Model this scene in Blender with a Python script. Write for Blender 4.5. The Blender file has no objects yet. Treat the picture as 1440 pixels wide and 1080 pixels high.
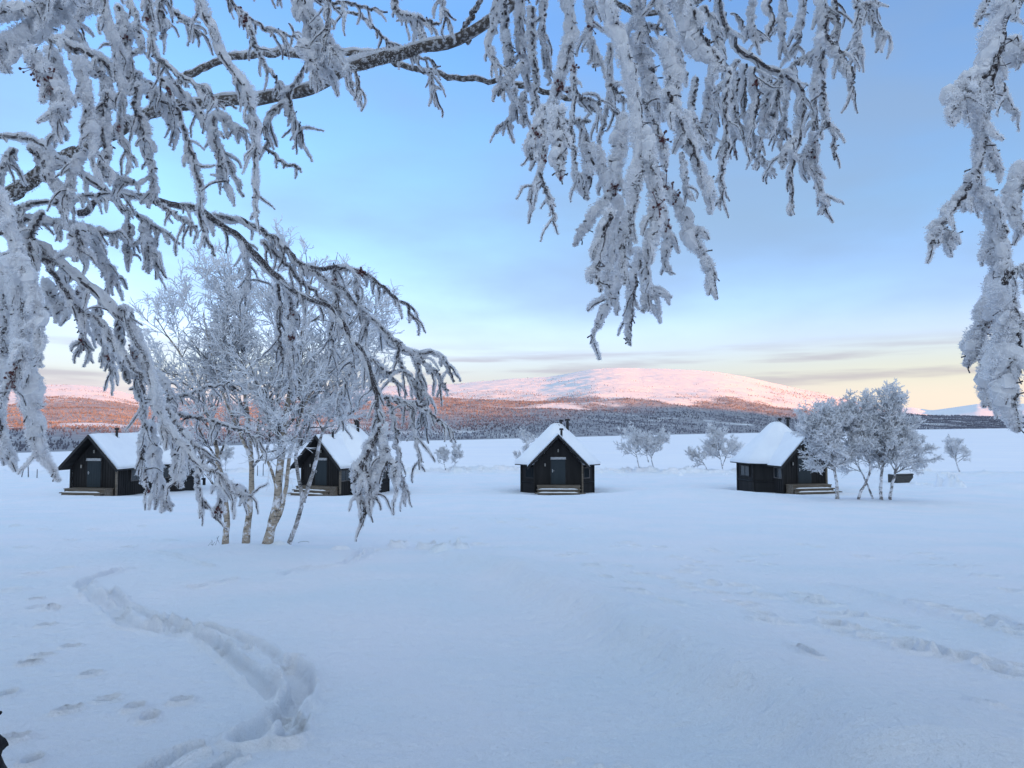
import bpy, math, random
import numpy as np
from mathutils import Vector
random.seed(7)
rng = np.random.default_rng(11)
R = math.radians
S = bpy.context.scene
COL = S.collection
F = 1000.0; HY = 596.0
PITCH = math.atan((HY - 540) / F)
CF = np.array([0, math.cos(PITCH), math.sin(PITCH)]); CU = np.array([0, -math.sin(PITCH), math.cos(PITCH)])
SUN_AZ = R(135); SUN_EL = R(2.4)

# ------------------------------------------------------------------ helpers
def P(x, y, d):
    return (np.array([1., 0, 0]) * ((x - 720) / F) + CU * ((540 - y) / F) + CF) * d

def hash2(ix, iy, seed):
    n = (ix.astype(np.int64) * 374761393 + iy.astype(np.int64) * 668265263 + seed * 974711) & 0xFFFFFFFF
    n = ((n ^ (n >> 13)) * 1274126177) & 0xFFFFFFFF
    return ((n ^ (n >> 16)) & 0xFFFFFF) / float(0xFFFFFF)

def vnoise(x, y, seed=0):
    x = np.asarray(x, float); y = np.asarray(y, float)
    ix = np.floor(x); iy = np.floor(y); fx = x - ix; fy = y - iy
    fx = fx * fx * fx * (fx * (fx * 6 - 15) + 10); fy = fy * fy * fy * (fy * (fy * 6 - 15) + 10)
    a = hash2(ix, iy, seed); b = hash2(ix + 1, iy, seed); c = hash2(ix, iy + 1, seed); d = hash2(ix + 1, iy + 1, seed)
    return (a * (1 - fx) + b * fx) * (1 - fy) + (c * (1 - fx) + d * fx) * fy - 0.5

def fbm(x, y, o=4, seed=0, g=0.5):
    s = 0; a = 1.0
    for i in range(o):
        s = s + a * vnoise(x * 2 ** i + 17.3 * i, y * 2 ** i - 9.1 * i, seed + i); a *= g
    return s

def nrm(v):
    return v / (np.linalg.norm(v, axis=-1, keepdims=True) + 1e-12)

class Acc:
    """collects geometry for ONE mesh object"""
    def __init__(s): s.v = []; s.f = []; s.n = 0; s.a = []
    def add(s, v, *fs):
        v = np.asarray(v, float).reshape(-1, 3)
        for f in fs:
            f = np.asarray(f, int); s.f.append(f + s.n)
        s.v.append(v); s.n += len(v); return s
    def box(s, x0, x1, y0, y1, z0, z1):
        v = [(x, y, z) for z in (z0, z1) for y in (y0, y1) for x in (x0, x1)]
        return s.add(v, [(0, 2, 3, 1), (4, 5, 7, 6), (0, 1, 5, 4), (2, 6, 7, 3), (0, 4, 6, 2), (1, 3, 7, 5)])
    def prism(s, poly, vec):
        """closed polygon (k,3) extruded by vec"""
        p = np.asarray(poly, float); k = len(p); v = np.vstack([p, p + np.asarray(vec, float)])
        s.add(v, [list(range(k))[::-1]], [list(range(k, 2 * k))], [(i, (i + 1) % k, k + (i + 1) % k, k + i) for i in range(k)])
        return s
    def build(s, name, mat, parent=None, smooth=False, loc=None):
        me = bpy.data.meshes.new(name)
        v = np.vstack(s.v); me.vertices.add(len(v)); me.vertices.foreach_set('co', v.astype(np.float32).ravel())
        idx = np.concatenate([f.ravel() for f in s.f]); tot = np.concatenate([np.full(len(f), f.shape[1]) for f in s.f])
        st = np.concatenate([[0], np.cumsum(tot)[:-1]])
        me.loops.add(len(idx)); me.loops.foreach_set('vertex_index', idx.astype(np.int32))
        me.polygons.add(len(tot)); me.polygons.foreach_set('loop_start', st.astype(np.int32)); me.polygons.foreach_set('loop_total', tot.astype(np.int32))
        me.polygons.foreach_set('use_smooth', np.full(len(tot), smooth))
        me.update(calc_edges=True); me.validate()
        me.materials.append(mat)
        o = bpy.data.objects.new(name, me); COL.objects.link(o)
        if parent: o.parent = parent
        if loc is not None: o.location = loc
        return o

def tubes(A, pts, rad, k=5, mod=None):
    """pts (M,n,3) rad (M,n) -> adds tapered tubes"""
    M, n, _ = pts.shape
    t = nrm(np.gradient(pts, axis=1)); mt = np.abs(nrm(t.mean(axis=1)))
    ref = np.eye(3)[np.argmin(mt, axis=1)][:, None, :]
    u = nrm(np.cross(t, ref)); w = np.cross(t, u)
    a = np.arange(k) * 2 * math.pi / k
    r = rad[:, :, None] * (np.ones(k) if mod is None else mod)
    v = pts[:, :, None, :] + r[..., None] * (np.cos(a)[None, None, :, None] * u[:, :, None, :] + np.sin(a)[None, None, :, None] * w[:, :, None, :])
    i = (np.arange(M) * n * k)[:, None, None] + (np.arange(n - 1) * k)[None, :, None]; j = np.arange(k)[None, None, :]; j2 = (j + 1) % k
    A.add(v, np.stack([i + j, i + k + j, i + k + j2, i + j2], -1).reshape(-1, 4))

def grow(start, d, L, n, wob=.25, pull=(0, 0, 0)):
    M = len(start); pts = np.zeros((M, n, 3)); pts[:, 0] = start; d = nrm(d); st = (L / (n - 1))[:, None]
    pull = np.asarray(pull, float)
    for i in range(1, n):
        d = nrm(d + rng.normal(0, wob, (M, 3)) + pull); pts[:, i] = pts[:, i - 1] + d * st
    return pts

def sprout(pts, rad, cnt, t0, t1, a0, a1, weights=None):
    """choose cnt start points on parents; returns parent idx, t, pos, dir, radius"""
    M, n, _ = pts.shape
    L = np.linalg.norm(np.diff(pts, axis=1), axis=2).sum(1)
    pi = rng.choice(M, cnt, p=(L if weights is None else weights) / (L if weights is None else weights).sum())
    t = t0 + (t1 - t0) * rng.random(cnt) ** .85; x = t * (n - 1); i = np.minimum(x.astype(int), n - 2); f = (x - i)[:, None]
    p = pts[pi, i] * (1 - f) + pts[pi, i + 1] * f; tg = nrm(pts[pi, i + 1] - pts[pi, i])
    r = rad[pi, i]; q = nrm(np.cross(tg, rng.normal(0, 1, (cnt, 3)))); a = rng.uniform(a0, a1, cnt)[:, None]
    return pi, t, p, tg * np.cos(a) + q * np.sin(a), r

def resample(c, n):
    c = np.asarray(c, float); s = np.concatenate([[0], np.cumsum(np.linalg.norm(np.diff(c, axis=0), axis=1))])
    q = np.linspace(0, s[-1], n); o = np.stack([np.interp(q, s, c[:, k]) for k in range(3)], 1)
    if n > 8:
        for _ in range(max(1, n // 14)):
            o[1:-1] = o[1:-1] * .5 + (o[:-2] + o[2:]) * .25
    return o

def tag(o, label=None, cat=None, group=None, kind=None):
    if label: o['label'] = label
    if cat: o['category'] = cat
    if group: o['group'] = group
    if kind: o['kind'] = kind
    return o
def empty(name, loc=(0, 0, 0), rz=0):
    o = bpy.data.objects.new(name, None); COL.objects.link(o); o.location = loc; o.rotation_euler = (0, 0, rz); o.empty_display_size = .3
    return o

# ------------------------------------------------------------------ materials
def mat(name, col, rough=.8, col2=None, scale=5, detail=4, lo=.4, hi=.6, bump=0, bscale=None, stretch=(1, 1, 1), spec=.2, coord='Object'):
    m = bpy.data.materials.new(name); m.use_nodes = True; nt = m.node_tree; N = nt.nodes; Lk = nt.links
    b = N['Principled BSDF']; b.inputs['Base Color'].default_value = (*col, 1); b.inputs['Roughness'].default_value = rough
    b.inputs['Specular IOR Level'].default_value = spec
    tc = N.new('ShaderNodeTexCoord'); mp = N.new('ShaderNodeMapping'); mp.inputs['Scale'].default_value = stretch
    Lk.new(tc.outputs[coord], mp.inputs['Vector'])
    if col2:
        n = N.new('ShaderNodeTexNoise'); n.inputs['Scale'].default_value = scale; n.inputs['Detail'].default_value = detail; n.inputs['Roughness'].default_value = .65
        Lk.new(mp.outputs[0], n.inputs['Vector'])
        mr = N.new('ShaderNodeMapRange'); mr.inputs['From Min'].default_value = lo; mr.inputs['From Max'].default_value = hi; Lk.new(n.outputs['Fac'], mr.inputs['Value'])
        mx = N.new('ShaderNodeMix'); mx.data_type = 'RGBA'; mx.inputs['A'].default_value = (*col, 1); mx.inputs['B'].default_value = (*col2, 1)
        Lk.new(mr.outputs[0], mx.inputs['Factor']); Lk.new(mx.outputs['Result'], b.inputs['Base Color'])
    if bump:
        n = N.new('ShaderNodeTexNoise'); n.inputs['Scale'].default_value = bscale or scale; n.inputs['Detail'].default_value = 6; Lk.new(mp.outputs[0], n.inputs['Vector'])
        bp = N.new('ShaderNodeBump'); bp.inputs['Strength'].default_value = 1; bp.inputs['Distance'].default_value = bump
        Lk.new(n.outputs['Fac'], bp.inputs['Height']); Lk.new(bp.outputs[0], b.inputs['Normal'])
    return m

M_FROST = mat('hoarfrost', (.90, .895, .91), .9, (.80, .79, .81), 60, 3, .35, .7)
M_FROST_FAR = mat('hoarfrost_fine', (.88, .88, .90), .9, (.74, .75, .78), 1.3, 4, .4, .65)
for m_, k_ in ((M_FROST, .38), (M_FROST_FAR, .28)):      # rime lets light through
    nt_ = m_.node_tree; b_ = nt_.nodes['Principled BSDF']; tr_ = nt_.nodes.new('ShaderNodeBsdfTranslucent'); tr_.inputs['Color'].default_value = (.90, .90, .92, 1)
    mx_ = nt_.nodes.new('ShaderNodeMixShader'); mx_.inputs[0].default_value = k_; nt_.links.new(b_.outputs[0], mx_.inputs[1]); nt_.links.new(tr_.outputs[0], mx_.inputs[2]); nt_.links.new(mx_.outputs[0], nt_.nodes['Material Output'].inputs['Surface'])
M_BARK = mat('dark_bark', (.085, .070, .060), .9, (.46, .45, .46), 70, 6, .50, .62, bump=.003, bscale=120)
M_TWIG = mat('dark_twig', (.040, .032, .032), .9, (.34, .33, .35), 160, 4, .50, .62)
M_BERRY = mat('dry_berry', (.09, .03, .03), .8, (.30, .26, .27), 90, 3, .5, .62)
M_SNOWR = mat('roof_snow', (.84, .86, .90), .8, (.80, .82, .87), .6, 5, bump=.03, bscale=1.2)
M_BOARD = mat('black_boards', (.012, .012, .013), .7, (.022, .021, .022), 2, 5, stretch=(1, 1, .1), bump=.004)
M_TRIM = mat('dark_trim', (.016, .016, .018), .6, (.03, .03, .032), 3, 3)
M_DOOR = mat('slate_door', (.020, .030, .038), .5, (.026, .036, .044), 1, 3, stretch=(1, 1, .2))
M_WOOD = mat('raw_wood', (.11, .09, .07), .8, (.20, .17, .14), 4, 6, stretch=(.2, 3, 3), bump=.004)
M_METAL = mat('black_metal', (.01, .01, .012), .45, spec=.4)
M_PALE = mat('pale_metal', (.28, .29, .31), .5, (.4, .41, .43), 8, 3)
M_LAMP = mat('lamp_glass', (.25, .24, .22), .3, spec=.5)
M_SHUT = mat('weathered_shutter', (.07, .065, .065), .8, (.12, .11, .11), 5, 4, stretch=(1, 1, .2))
M_GLASS = mat('dark_glass', (.02, .025, .03), .08, spec=.6)
M_FUR = mat('black_fur', (.010, .009, .012), .8, (.02, .02, .022), 60, 3)

def birch_mat(name, base, dark, frost_lo=.52):
    m = mat(name, base, .85, dark, 7, 6, .52, .62, stretch=(1, 1, 3.0), bump=.006, bscale=30)
    nt = m.node_tree; N = nt.nodes; Lk = nt.links; b = N['Principled BSDF']
    src = b.inputs['Base Color'].links[0].from_socket
    n = N.new('ShaderNodeTexNoise'); n.inputs['Scale'].default_value = 5; n.inputs['Detail'].default_value = 7; n.inputs['Roughness'].default_value = .7
    tc = N.new('ShaderNodeTexCoord'); Lk.new(tc.outputs['Object'], n.inputs['Vector'])
    mr = N.new('ShaderNodeMapRange'); mr.inputs['From Min'].default_value = frost_lo; mr.inputs['From Max'].default_value = frost_lo + .06; Lk.new(n.outputs['Fac'], mr.inputs['Value'])
    mx = N.new('ShaderNodeMix'); mx.data_type = 'RGBA'; Lk.new(mr.outputs[0], mx.inputs['Factor']); Lk.new(src, mx.inputs['A']); mx.inputs['B'].default_value = (.68, .68, .72, 1)
    Lk.new(mx.outputs['Result'], b.inputs['Base Color']); return m
M_BIRCH = birch_mat('birch_bark', (.36, .30, .24), (.10, .085, .07), .515)
M_BIRCHW = birch_mat('white_birch_bark', (.34, .32, .31), (.05, .045, .045), .50)
M_GREY = birch_mat('frosted_grey_bark', (.20, .19, .19), (.10, .095, .095), .46)
M_LIMB = birch_mat('frosted_limb', (.10, .09, .085), (.05, .04, .04), .50)

# ------------------------------------------------------------------ camera, render
cam = bpy.data.cameras.new('camera'); co = bpy.data.objects.new('camera', cam); COL.objects.link(co); S.camera = co
cam.sensor_width = 36; cam.lens = F / 1440 * 36; cam.clip_start = .05; cam.clip_end = 60000
co.location = (0, 0, 0); co.rotation_euler = (R(90) + PITCH, 0, 0)
S.view_settings.view_transform = 'Standard'; S.view_settings.look = 'None'; S.view_settings.gamma = 1
S.view_settings.exposure = 3.17

# ------------------------------------------------------------------ sky and sun
w = bpy.data.worlds.new('World'); S.world = w; w.use_nodes = True; nt = w.node_tree; N = nt.nodes; Lk = nt.links
bg = N['Background']; bg.inputs['Strength'].default_value = .10
sky = N.new('ShaderNodeTexSky'); sky.sky_type = 'NISHITA'; sky.sun_disc = False; sky.sun_elevation = SUN_EL; sky.sun_rotation = SUN_AZ
sky.altitude = 300; sky.air_density = 1.0; sky.dust_density = .6; sky.ozone_density = 1.6
tc = N.new('ShaderNodeTexCoord'); sep = N.new('ShaderNodeSeparateXYZ'); Lk.new(tc.outputs['Generated'], sep.inputs[0])
def math_(op, a, b=None, c=None):
    n = N.new('ShaderNodeMath'); n.operation = op
    for i, q in enumerate((a, b, c)):
        if q is None: continue
        if isinstance(q, (int, float)): n.inputs[i].default_value = q
        else: Lk.new(q, n.inputs[i])
    return n.outputs[0]
def maprange(v, a, b, c, d):
    n = N.new('ShaderNodeMapRange'); n.interpolation_type = 'SMOOTHSTEP'; Lk.new(v, n.inputs['Value'])
    for k, q in zip(('From Min', 'From Max', 'To Min', 'To Max'), (a, b, c, d)): n.inputs[k].default_value = q
    return n.outputs[0]
def cloud(sx, sz, scale, lo, hi, z0, z1, z2, z3, amp, off=0):
    mp = N.new('ShaderNodeMapping'); mp.inputs['Scale'].default_value = (sx, sx, sz); mp.inputs['Location'].default_value = (off, off * .7, 0); Lk.new(tc.outputs['Generated'], mp.inputs[0])
    n = N.new('ShaderNodeTexNoise'); n.inputs['Scale'].default_value = scale; n.inputs['Detail'].default_value = 6; n.inputs['Roughness'].default_value = .5
    Lk.new(mp.outputs[0], n.inputs['Vector'])
    a = maprange(n.outputs['Fac'], lo, hi, 0, 1); b = maprange(sep.outputs['Z'], z0, z1, 0, 1); c = maprange(sep.outputs['Z'], z2, z3, 1, 0)
    return math_('MULTIPLY', math_('MULTIPLY', a, math_('MULTIPLY', b, c)), amp)
def mixc(fac, a, col):
    n = N.new('ShaderNodeMix'); n.data_type = 'RGBA'; Lk.new(fac, n.inputs['Factor']); Lk.new(a, n.inputs['A']); n.inputs['B'].default_value = (*col, 1)
    return n.outputs['Result']
SKYK = 1.0
gr = N.new('ShaderNodeMix'); gr.data_type = 'RGBA'; gr.inputs['A'].default_value = (.80, .78, .84, 1); gr.inputs['B'].default_value = (.95, .98, 1.10, 1); Lk.new(maprange(sep.outputs['Z'], -.02, .42, 0, 1), gr.inputs['Factor'])
ml = N.new('ShaderNodeMix'); ml.data_type = 'RGBA'; ml.blend_type = 'MULTIPLY'; ml.inputs['Factor'].default_value = 1; Lk.new(sky.outputs[0], ml.inputs['A']); Lk.new(gr.outputs['Result'], ml.inputs['B'])
hs = N.new('ShaderNodeHueSaturation'); Lk.new(ml.outputs['Result'], hs.inputs['Color']); Lk.new(maprange(sep.outputs['Z'], .02, .25, .60, 1.0), hs.inputs['Saturation'])
veil = cloud(1, 3.0, 1.7, .38, .72, .04, .16, .5, 1.2, .62, 1.7)
band = cloud(1, 14, 3.2, .46, .62, .035, .06, .085, .12, .5, 3.1)
cr = N.new('ShaderNodeValToRGB'); Lk.new(sep.outputs['Z'], cr.inputs[0]); e = cr.color_ramp.elements
K_ = 1.6
for pos, c3 in ((0, (1.0, 1.0, 1.30)), (.06, (.88, .90, 1.36)), (.13, (.72, .83, 1.36)), (.27, (.62, .75, .97)), (.5, (.54, .72, .98)), (1, (.60, .80, 1.0))):
    q = e[0] if pos == 0 else (e[1] if pos == 1 else e.new(pos)); q.color = (c3[0] / K_, c3[1] / K_, c3[2] / K_, 1)
m2 = N.new('ShaderNodeMix'); m2.data_type = 'RGBA'; m2.blend_type = 'MULTIPLY'; m2.inputs['Factor'].default_value = 1; Lk.new(hs.outputs['Color'], m2.inputs['A']); Lk.new(cr.outputs[0], m2.inputs['B'])
vm = N.new('ShaderNodeVectorMath'); vm.operation = 'SCALE'; vm.inputs['Scale'].default_value = K_; Lk.new(m2.outputs['Result'], vm.inputs[0])
col = mixc(veil, vm.outputs[0], (.37, .50, .68))
# added out-of-view cloud veil over and behind the camera, brightens snow and frost
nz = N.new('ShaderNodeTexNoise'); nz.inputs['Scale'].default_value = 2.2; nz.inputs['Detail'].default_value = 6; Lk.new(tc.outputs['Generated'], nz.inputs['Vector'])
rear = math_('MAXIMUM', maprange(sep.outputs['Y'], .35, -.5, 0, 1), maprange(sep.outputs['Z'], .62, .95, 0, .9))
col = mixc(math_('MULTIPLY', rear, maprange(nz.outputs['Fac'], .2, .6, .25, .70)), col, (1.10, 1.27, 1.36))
hz = N.new('ShaderNodeMix'); hz.data_type = 'RGBA'; hz.inputs['A'].default_value = (.80, .68, .82, 1); hz.inputs['B'].default_value = (1.15, .98, .82, 1); Lk.new(maprange(sep.outputs['X'], .05, .55, 0, 1), hz.inputs['Factor'])
hm = N.new('ShaderNodeMix'); hm.data_type = 'RGBA'; Lk.new(maprange(sep.outputs['Z'], .0, .16, .85, 0), hm.inputs['Factor']); Lk.new(col, hm.inputs['A']); Lk.new(hz.outputs['Result'], hm.inputs['B']); col = hm.outputs['Result']
col = mixc(band, col, (.48, .42, .56))
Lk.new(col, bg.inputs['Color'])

sl = bpy.data.lights.new('sun', 'SUN'); so = bpy.data.objects.new('sun', sl); COL.objects.link(so)
sl.energy = 1.6; sl.angle = R(.5); sl.color = (1, .32, .05)
SD = np.array([math.sin(SUN_AZ) * math.cos(SUN_EL), math.cos(SUN_AZ) * math.cos(SUN_EL), math.sin(SUN_EL)])
so.rotation_euler = Vector(-SD).to_track_quat('-Z', 'Y').to_euler(); so.location = (0, 0, 30)

# ------------------------------------------------------------------ ground
_yt = np.array([-3000, -400, -60, -10, 0, 3, 15, 30, 42, 54, 70, 82, 90, 96, 115, 140, 400, 4000.])
_zt = np.array([40, 12, 1.2, -1.0, -1.55, -1.7, -2.6, -3.75, -4.5, -5.22, -5.5, -5.75, -5.9, -6.5, -11, -16, -18, -18.])
_yy = np.linspace(-3000, 4000, 70001); _zz = np.interp(_yy, _yt, _zt)
_k = np.hanning(31); _k /= _k.sum(); _zz = np.convolve(np.pad(_zz, 15, 'edge'), _k, 'valid')
def gz(x, y):
    x = np.asarray(x, float); y = np.asarray(y, float)
    yb = y + 4 * vnoise(x / 14, 0 * y + .5, 5) * np.clip((y - 70) / 15, 0, 1)
    z = np.interp(yb, _yy, _zz)
    far = np.clip(np.hypot(x, y) / 25, .12, 1)
    z = z + .35 * fbm(x / 16, y / 9, 3, 3) * far + .05 * fbm(x / 2.2, y / 1.3, 3, 9) * np.clip(far * 1.6, 0, 1)
    z = z + (.10 + .9 * np.maximum(0, fbm(x / 2.4, y / 1.6, 5, 21, .7))) * np.exp(-((y - 86) / 4) ** 2)          # lumpy bank
    return z
def ground_hit(px, py, lift=0):
    d = P(px, py, 1.0); lo = 1.0
    t = 2.0
    for _ in range(4000):
        p = d * t
        if p[2] < gz(p[0], p[1]) + lift: break
        t *= 1.01
    a, b = t / 1.01, t
    for _ in range(20):
        m = (a + b) / 2; p = d * m
        if p[2] < gz(p[0], p[1]) + lift: b = m
        else: a = m
    return d * a

# azimuth fan: fine inside the view, coarse elsewhere
ang = np.concatenate([np.linspace(-180, -48, 60)[:-1], np.linspace(-48, 48, 1100), np.linspace(48, 180, 60)[1:]])
rad_ = np.concatenate([[0.01, .5, 1.0, 1.6, 2.0, 2.4], np.geomspace(2.7, 100, 1350), np.geomspace(102, 3800, 60)])
AA, RR = np.meshgrid(np.radians(ang), rad_, indexing='ij'); GX = RR * np.sin(AA); GY = RR * np.cos(AA); GZ = gz(GX, GY)
fx_ = GX.ravel(); fy_ = GY.ravel(); dz = np.zeros(fx_.size)
NB = 10
inner = np.where((fy_ > 1.5) & (np.abs(np.arctan2(fx_, fy_)) < R(48)) & (np.hypot(fx_, fy_) < 100))[0]
order = inner[np.argsort(fy_[inner])]; oy = fy_[order]
def near(cx, cy, r):
    a, b = np.searchsorted(oy, [cy - r, cy + r]); i = order[a:b]
    return i[np.abs(fx_[i] - cx) < r]
def pit(px, py, wx, wy, depth, rim=.35, rot=0, hit=None):
    """foot hole: wx, wy metres"""
    c = ground_hit(px, py) if hit is None else hit
    r = 3.2 * max(wx, wy); i = near(c[0], c[1], r); X = fx_[i] - c[0]; Y = fy_[i] - c[1]
    ca, sa = math.cos(rot), math.sin(rot); X, Y = X * ca + Y * sa, -X * sa + Y * ca
    X = X + .35 * wx * vnoise(fx_[i] * 5, fy_[i] * 5, 31); Y = Y + .3 * wy * vnoise(fx_[i] * 5 + 40, fy_[i] * 5, 32)
    q = np.sqrt((X / wx) ** 2 + (Y / wy) ** 2)
    dz[i] += -depth / (1 + np.exp((q - 1) * 5)) + rim * depth * np.exp(-((q - 1.55) / .38) ** 2) * (.6 + .9 * (vnoise(fx_[i] * 6, fy_[i] * 6, 8) + .5))
def trench(pix, half, depth, rim=.5, jag=.3, lump=1.0):
    half *= .62; depth *= .68
    """ploughed track along picture points, lengths in metres"""
    pts = np.array([ground_hit(*q) for q in pix]); n = max(8, int(np.linalg.norm(np.diff(pts, axis=0), axis=1).sum() / .05)); c = resample(pts, n)
    lo = c[:, 1].min() - 1.2; hi = c[:, 1].max() + 1.2
    a, b = np.searchsorted(oy, [lo, hi]); i = order[a:b]; i = i[(fx_[i] > c[:, 0].min() - 1.2) & (fx_[i] < c[:, 0].max() + 1.2)]
    X = fx_[i]; Y = fy_[i]; D = np.full(len(i), 9.0); side = np.zeros(len(i)); tt = np.zeros(len(i))
    for k in range(len(c) - 1):
        dx = X - c[k, 0]; dy = Y - c[k, 1]; q = np.hypot(dx, dy); m = q < D; D[m] = q[m]
        tx, ty = c[k + 1, :2] - c[k, :2]; side[m] = np.sign(tx * dy[m] - ty * dx[m]); tt[m] = k / len(c)
    D = D + jag * half * 2 * fbm(X * 5, Y * 5, 3, 77)
    fade = np.clip(tt / .06, 0, 1) * np.clip((1 - tt) / .06, 0, 1)
    q = D / half
    r = np.exp(-((q - 1.5) / .42) ** 2) * (.35 + lump * .55 * np.maximum(0, fbm(X * 2.6 + 7, Y * 2.6, 3, 50) + .1))
    dz[i] += fade * (-depth * .75 / (1 + np.exp((q - 1) * 7)) + rim * 1.15 * depth * r)

# ploughed double track, lower left
trench([(180, 797), (150, 808), (112, 822), (135, 842), (165, 862), (185, 880), (225, 885), (262, 895)], .13, .13, .8)
trench([(150, 825), (172, 850), (200, 862), (240, 878), (275, 890), (310, 912), (345, 940), (370, 965), (392, 985)], .10, .12, .8)
trench([(262, 880), (300, 884), (335, 895), (372, 912), (398, 932), (420, 925)], .09, .10, .7)
trench([(398, 930), (420, 950), (425, 970), (412, 990), (395, 1010), (365, 1032), (335, 1046)], .13, .17, 1.0)
trench([(420, 1010), (414, 1030), (405, 1050)], .09, .15, 1.0)
trench([(300, 1052), (260, 1060), (232, 1075), (200, 1092)], .09, .10, 1.2)
trench([(350, 1062), (320, 1072), (300, 1085)], .05, .07, 1.2)
for q in [(300, 906), (345, 914), (412, 925), (255, 882), (238, 870), (150, 830), (120, 823), (310, 912), (175, 862), (400, 1000)]:
    pit(*q, .05, .07, .06, .4, rot=random.uniform(-1, 1))
# single foot holes scattered on the left
for q in [(62, 922), (42, 934), (128, 948), (12, 977), (96, 1001), (258, 987), (190, 997), (46, 1070), (75, 857), (65, 880), (18, 829), (50, 843), (210, 1010), (20, 1040), (150, 985), (100, 910)]:
    pit(*q, .036, .058, .055, .5, rot=random.uniform(-.9, .3))
for q in [(45, 808), (15, 830), (60, 855), (90, 800), (30, 770), (100, 760), (60, 745), (130, 745), (200, 740), (240, 760), (20, 740), (180, 770), (160, 722), (90, 722)]:
    pit(*q, .10, .13, .08, .4)
# wind scarps and tracks around the birches
trench([(265, 828), (310, 820), (330, 815)], .10, .06, 1.3)
trench([(392, 810), (430, 800), (480, 795), (520, 772)], .12, .09, 1.4)
trench([(210, 778), (270, 790), (300, 798)], .10, .06, 1.2)
trench([(500, 790), (530, 775), (548, 774)], .14, .08, 1.2)
for q in [(560, 768), (622, 777), (632, 775), (645, 776), (600, 772)]: pit(*q, .12, .16, .14, .9)
for q in [(560, 771), (620, 780), (480, 776), (395, 775)]: pit(*q, .16, .10, -.10, 0)
# animal tracks, right half
for a, b, n in [((770, 770), (940, 875), 7), ((860, 765), (1010, 800), 9), ((830, 782), (1000, 850), 8), ((990, 770), (1080, 795), 7), ((960, 790), (1060, 860), 8),
                ((1080, 840), (1180, 862), 5), ((1140, 860), (1260, 890), 6), ((1170, 888), (1290, 920), 6), ((1200, 905), (1440, 965), 9), ((1290, 780), (1440, 830), 7),
                ((1300, 850), (1440, 900), 8), ((1130, 770), (1330, 800), 7), ((1030, 860), (1110, 905), 5), ((560, 735), (700, 760), 7), ((640, 720), (800, 748), 8)]:
    for k in range(n):
        t = k / (n - 1); x = a[0] + (b[0] - a[0]) * t + random.gauss(0, 9); y = a[1] + (b[1] - a[1]) * t + random.gauss(0, 4)
        c = ground_hit(x, y); s_ = random.uniform(.6, 1.2)
        pit(x, y, .055 * s_ + c[1] * .003, .08 * s_ + c[1] * .003, .085 * s_, .4, rot=random.uniform(.2, 1.2), hit=c)
trench([(1110, 945), (1130, 955), (1155, 968)], .07, .10, 1.0); trench([(1290, 918), (1325, 932), (1370, 948)], .09, .11, 1.0)
trench([(1370, 1025), (1395, 1038)], .08, .10, .5); trench([(1150, 820), (1250, 845), (1330, 870), (1430, 890)], .15, .05, 1.2)
trench([(1175, 885), (1215, 900)], .08, .08, .6); trench([(1270, 905), (1330, 925), (1440, 950)], .08, .06, .8)
trench([(1380, 870), (1420, 882), (1450, 890)], .13, .10, .8)
for q in [(782, 1073), (800, 1070), (870, 1075), (880, 1080), (842, 1079)]: pit(*q, .03, .03, -.02, 0)
# long soft drift edge running from the middle to the lower right
dc = np.array([ground_hit(*q) for q in [(560, 745), (640, 785), (700, 815), (760, 850), (830, 880), (900, 920), (960, 960), (1040, 1000), (1150, 1060)]])
dcr = resample(dc, 200); i = order[np.searchsorted(oy, dcr[:, 1].min() - 3):np.searchsorted(oy, dcr[:, 1].max() + 3)]
X = fx_[i]; Y = fy_[i]; edge = np.interp(Y, dcr[::-1, 1], dcr[::-1, 0]) + .25 * fbm(X * .8, Y * .8, 3, 12)
q = X - edge; fade = np.clip((Y - 2.5) / 1, 0, 1) * np.clip((16 - Y) / 6, 0, 1)
dz[i] += fade * .40 * (1 / (1 + np.exp(-q / .12))) * np.exp(-np.maximum(q, 0) / 1.3)
# low drift behind, right of centre
i = order; X = fx_[i]; Y = fy_[i]
dz[i] += .55 * np.exp(-((X - 10.5) / 5.5) ** 2 - ((Y - 42) / 3.2) ** 2)
dz[i] += .9 * np.exp(-((X - 34) / 5.5) ** 2 - ((Y - 47) / 2.2) ** 2)
dz[i] += .16 * np.exp(-((X + 5.6) / 1.8) ** 2 - ((Y - 15.0) / 1.3) ** 2)
dz[i] += .012 * fbm(X * 4, Y * 7, 4, 60) * np.clip(12 / (Y + 2), 0, 1)
GZ = GZ + dz.reshape(GZ.shape)
A = Acc(); na, nr = GX.shape; ii = (np.arange(na - 1) * nr)[:, None] + np.arange(nr - 1)[None]
A.add(np.stack([GX, GY, GZ], -1), np.stack([ii, ii + 1, ii + nr + 1, ii + nr], -1).reshape(-1, 4))

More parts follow.
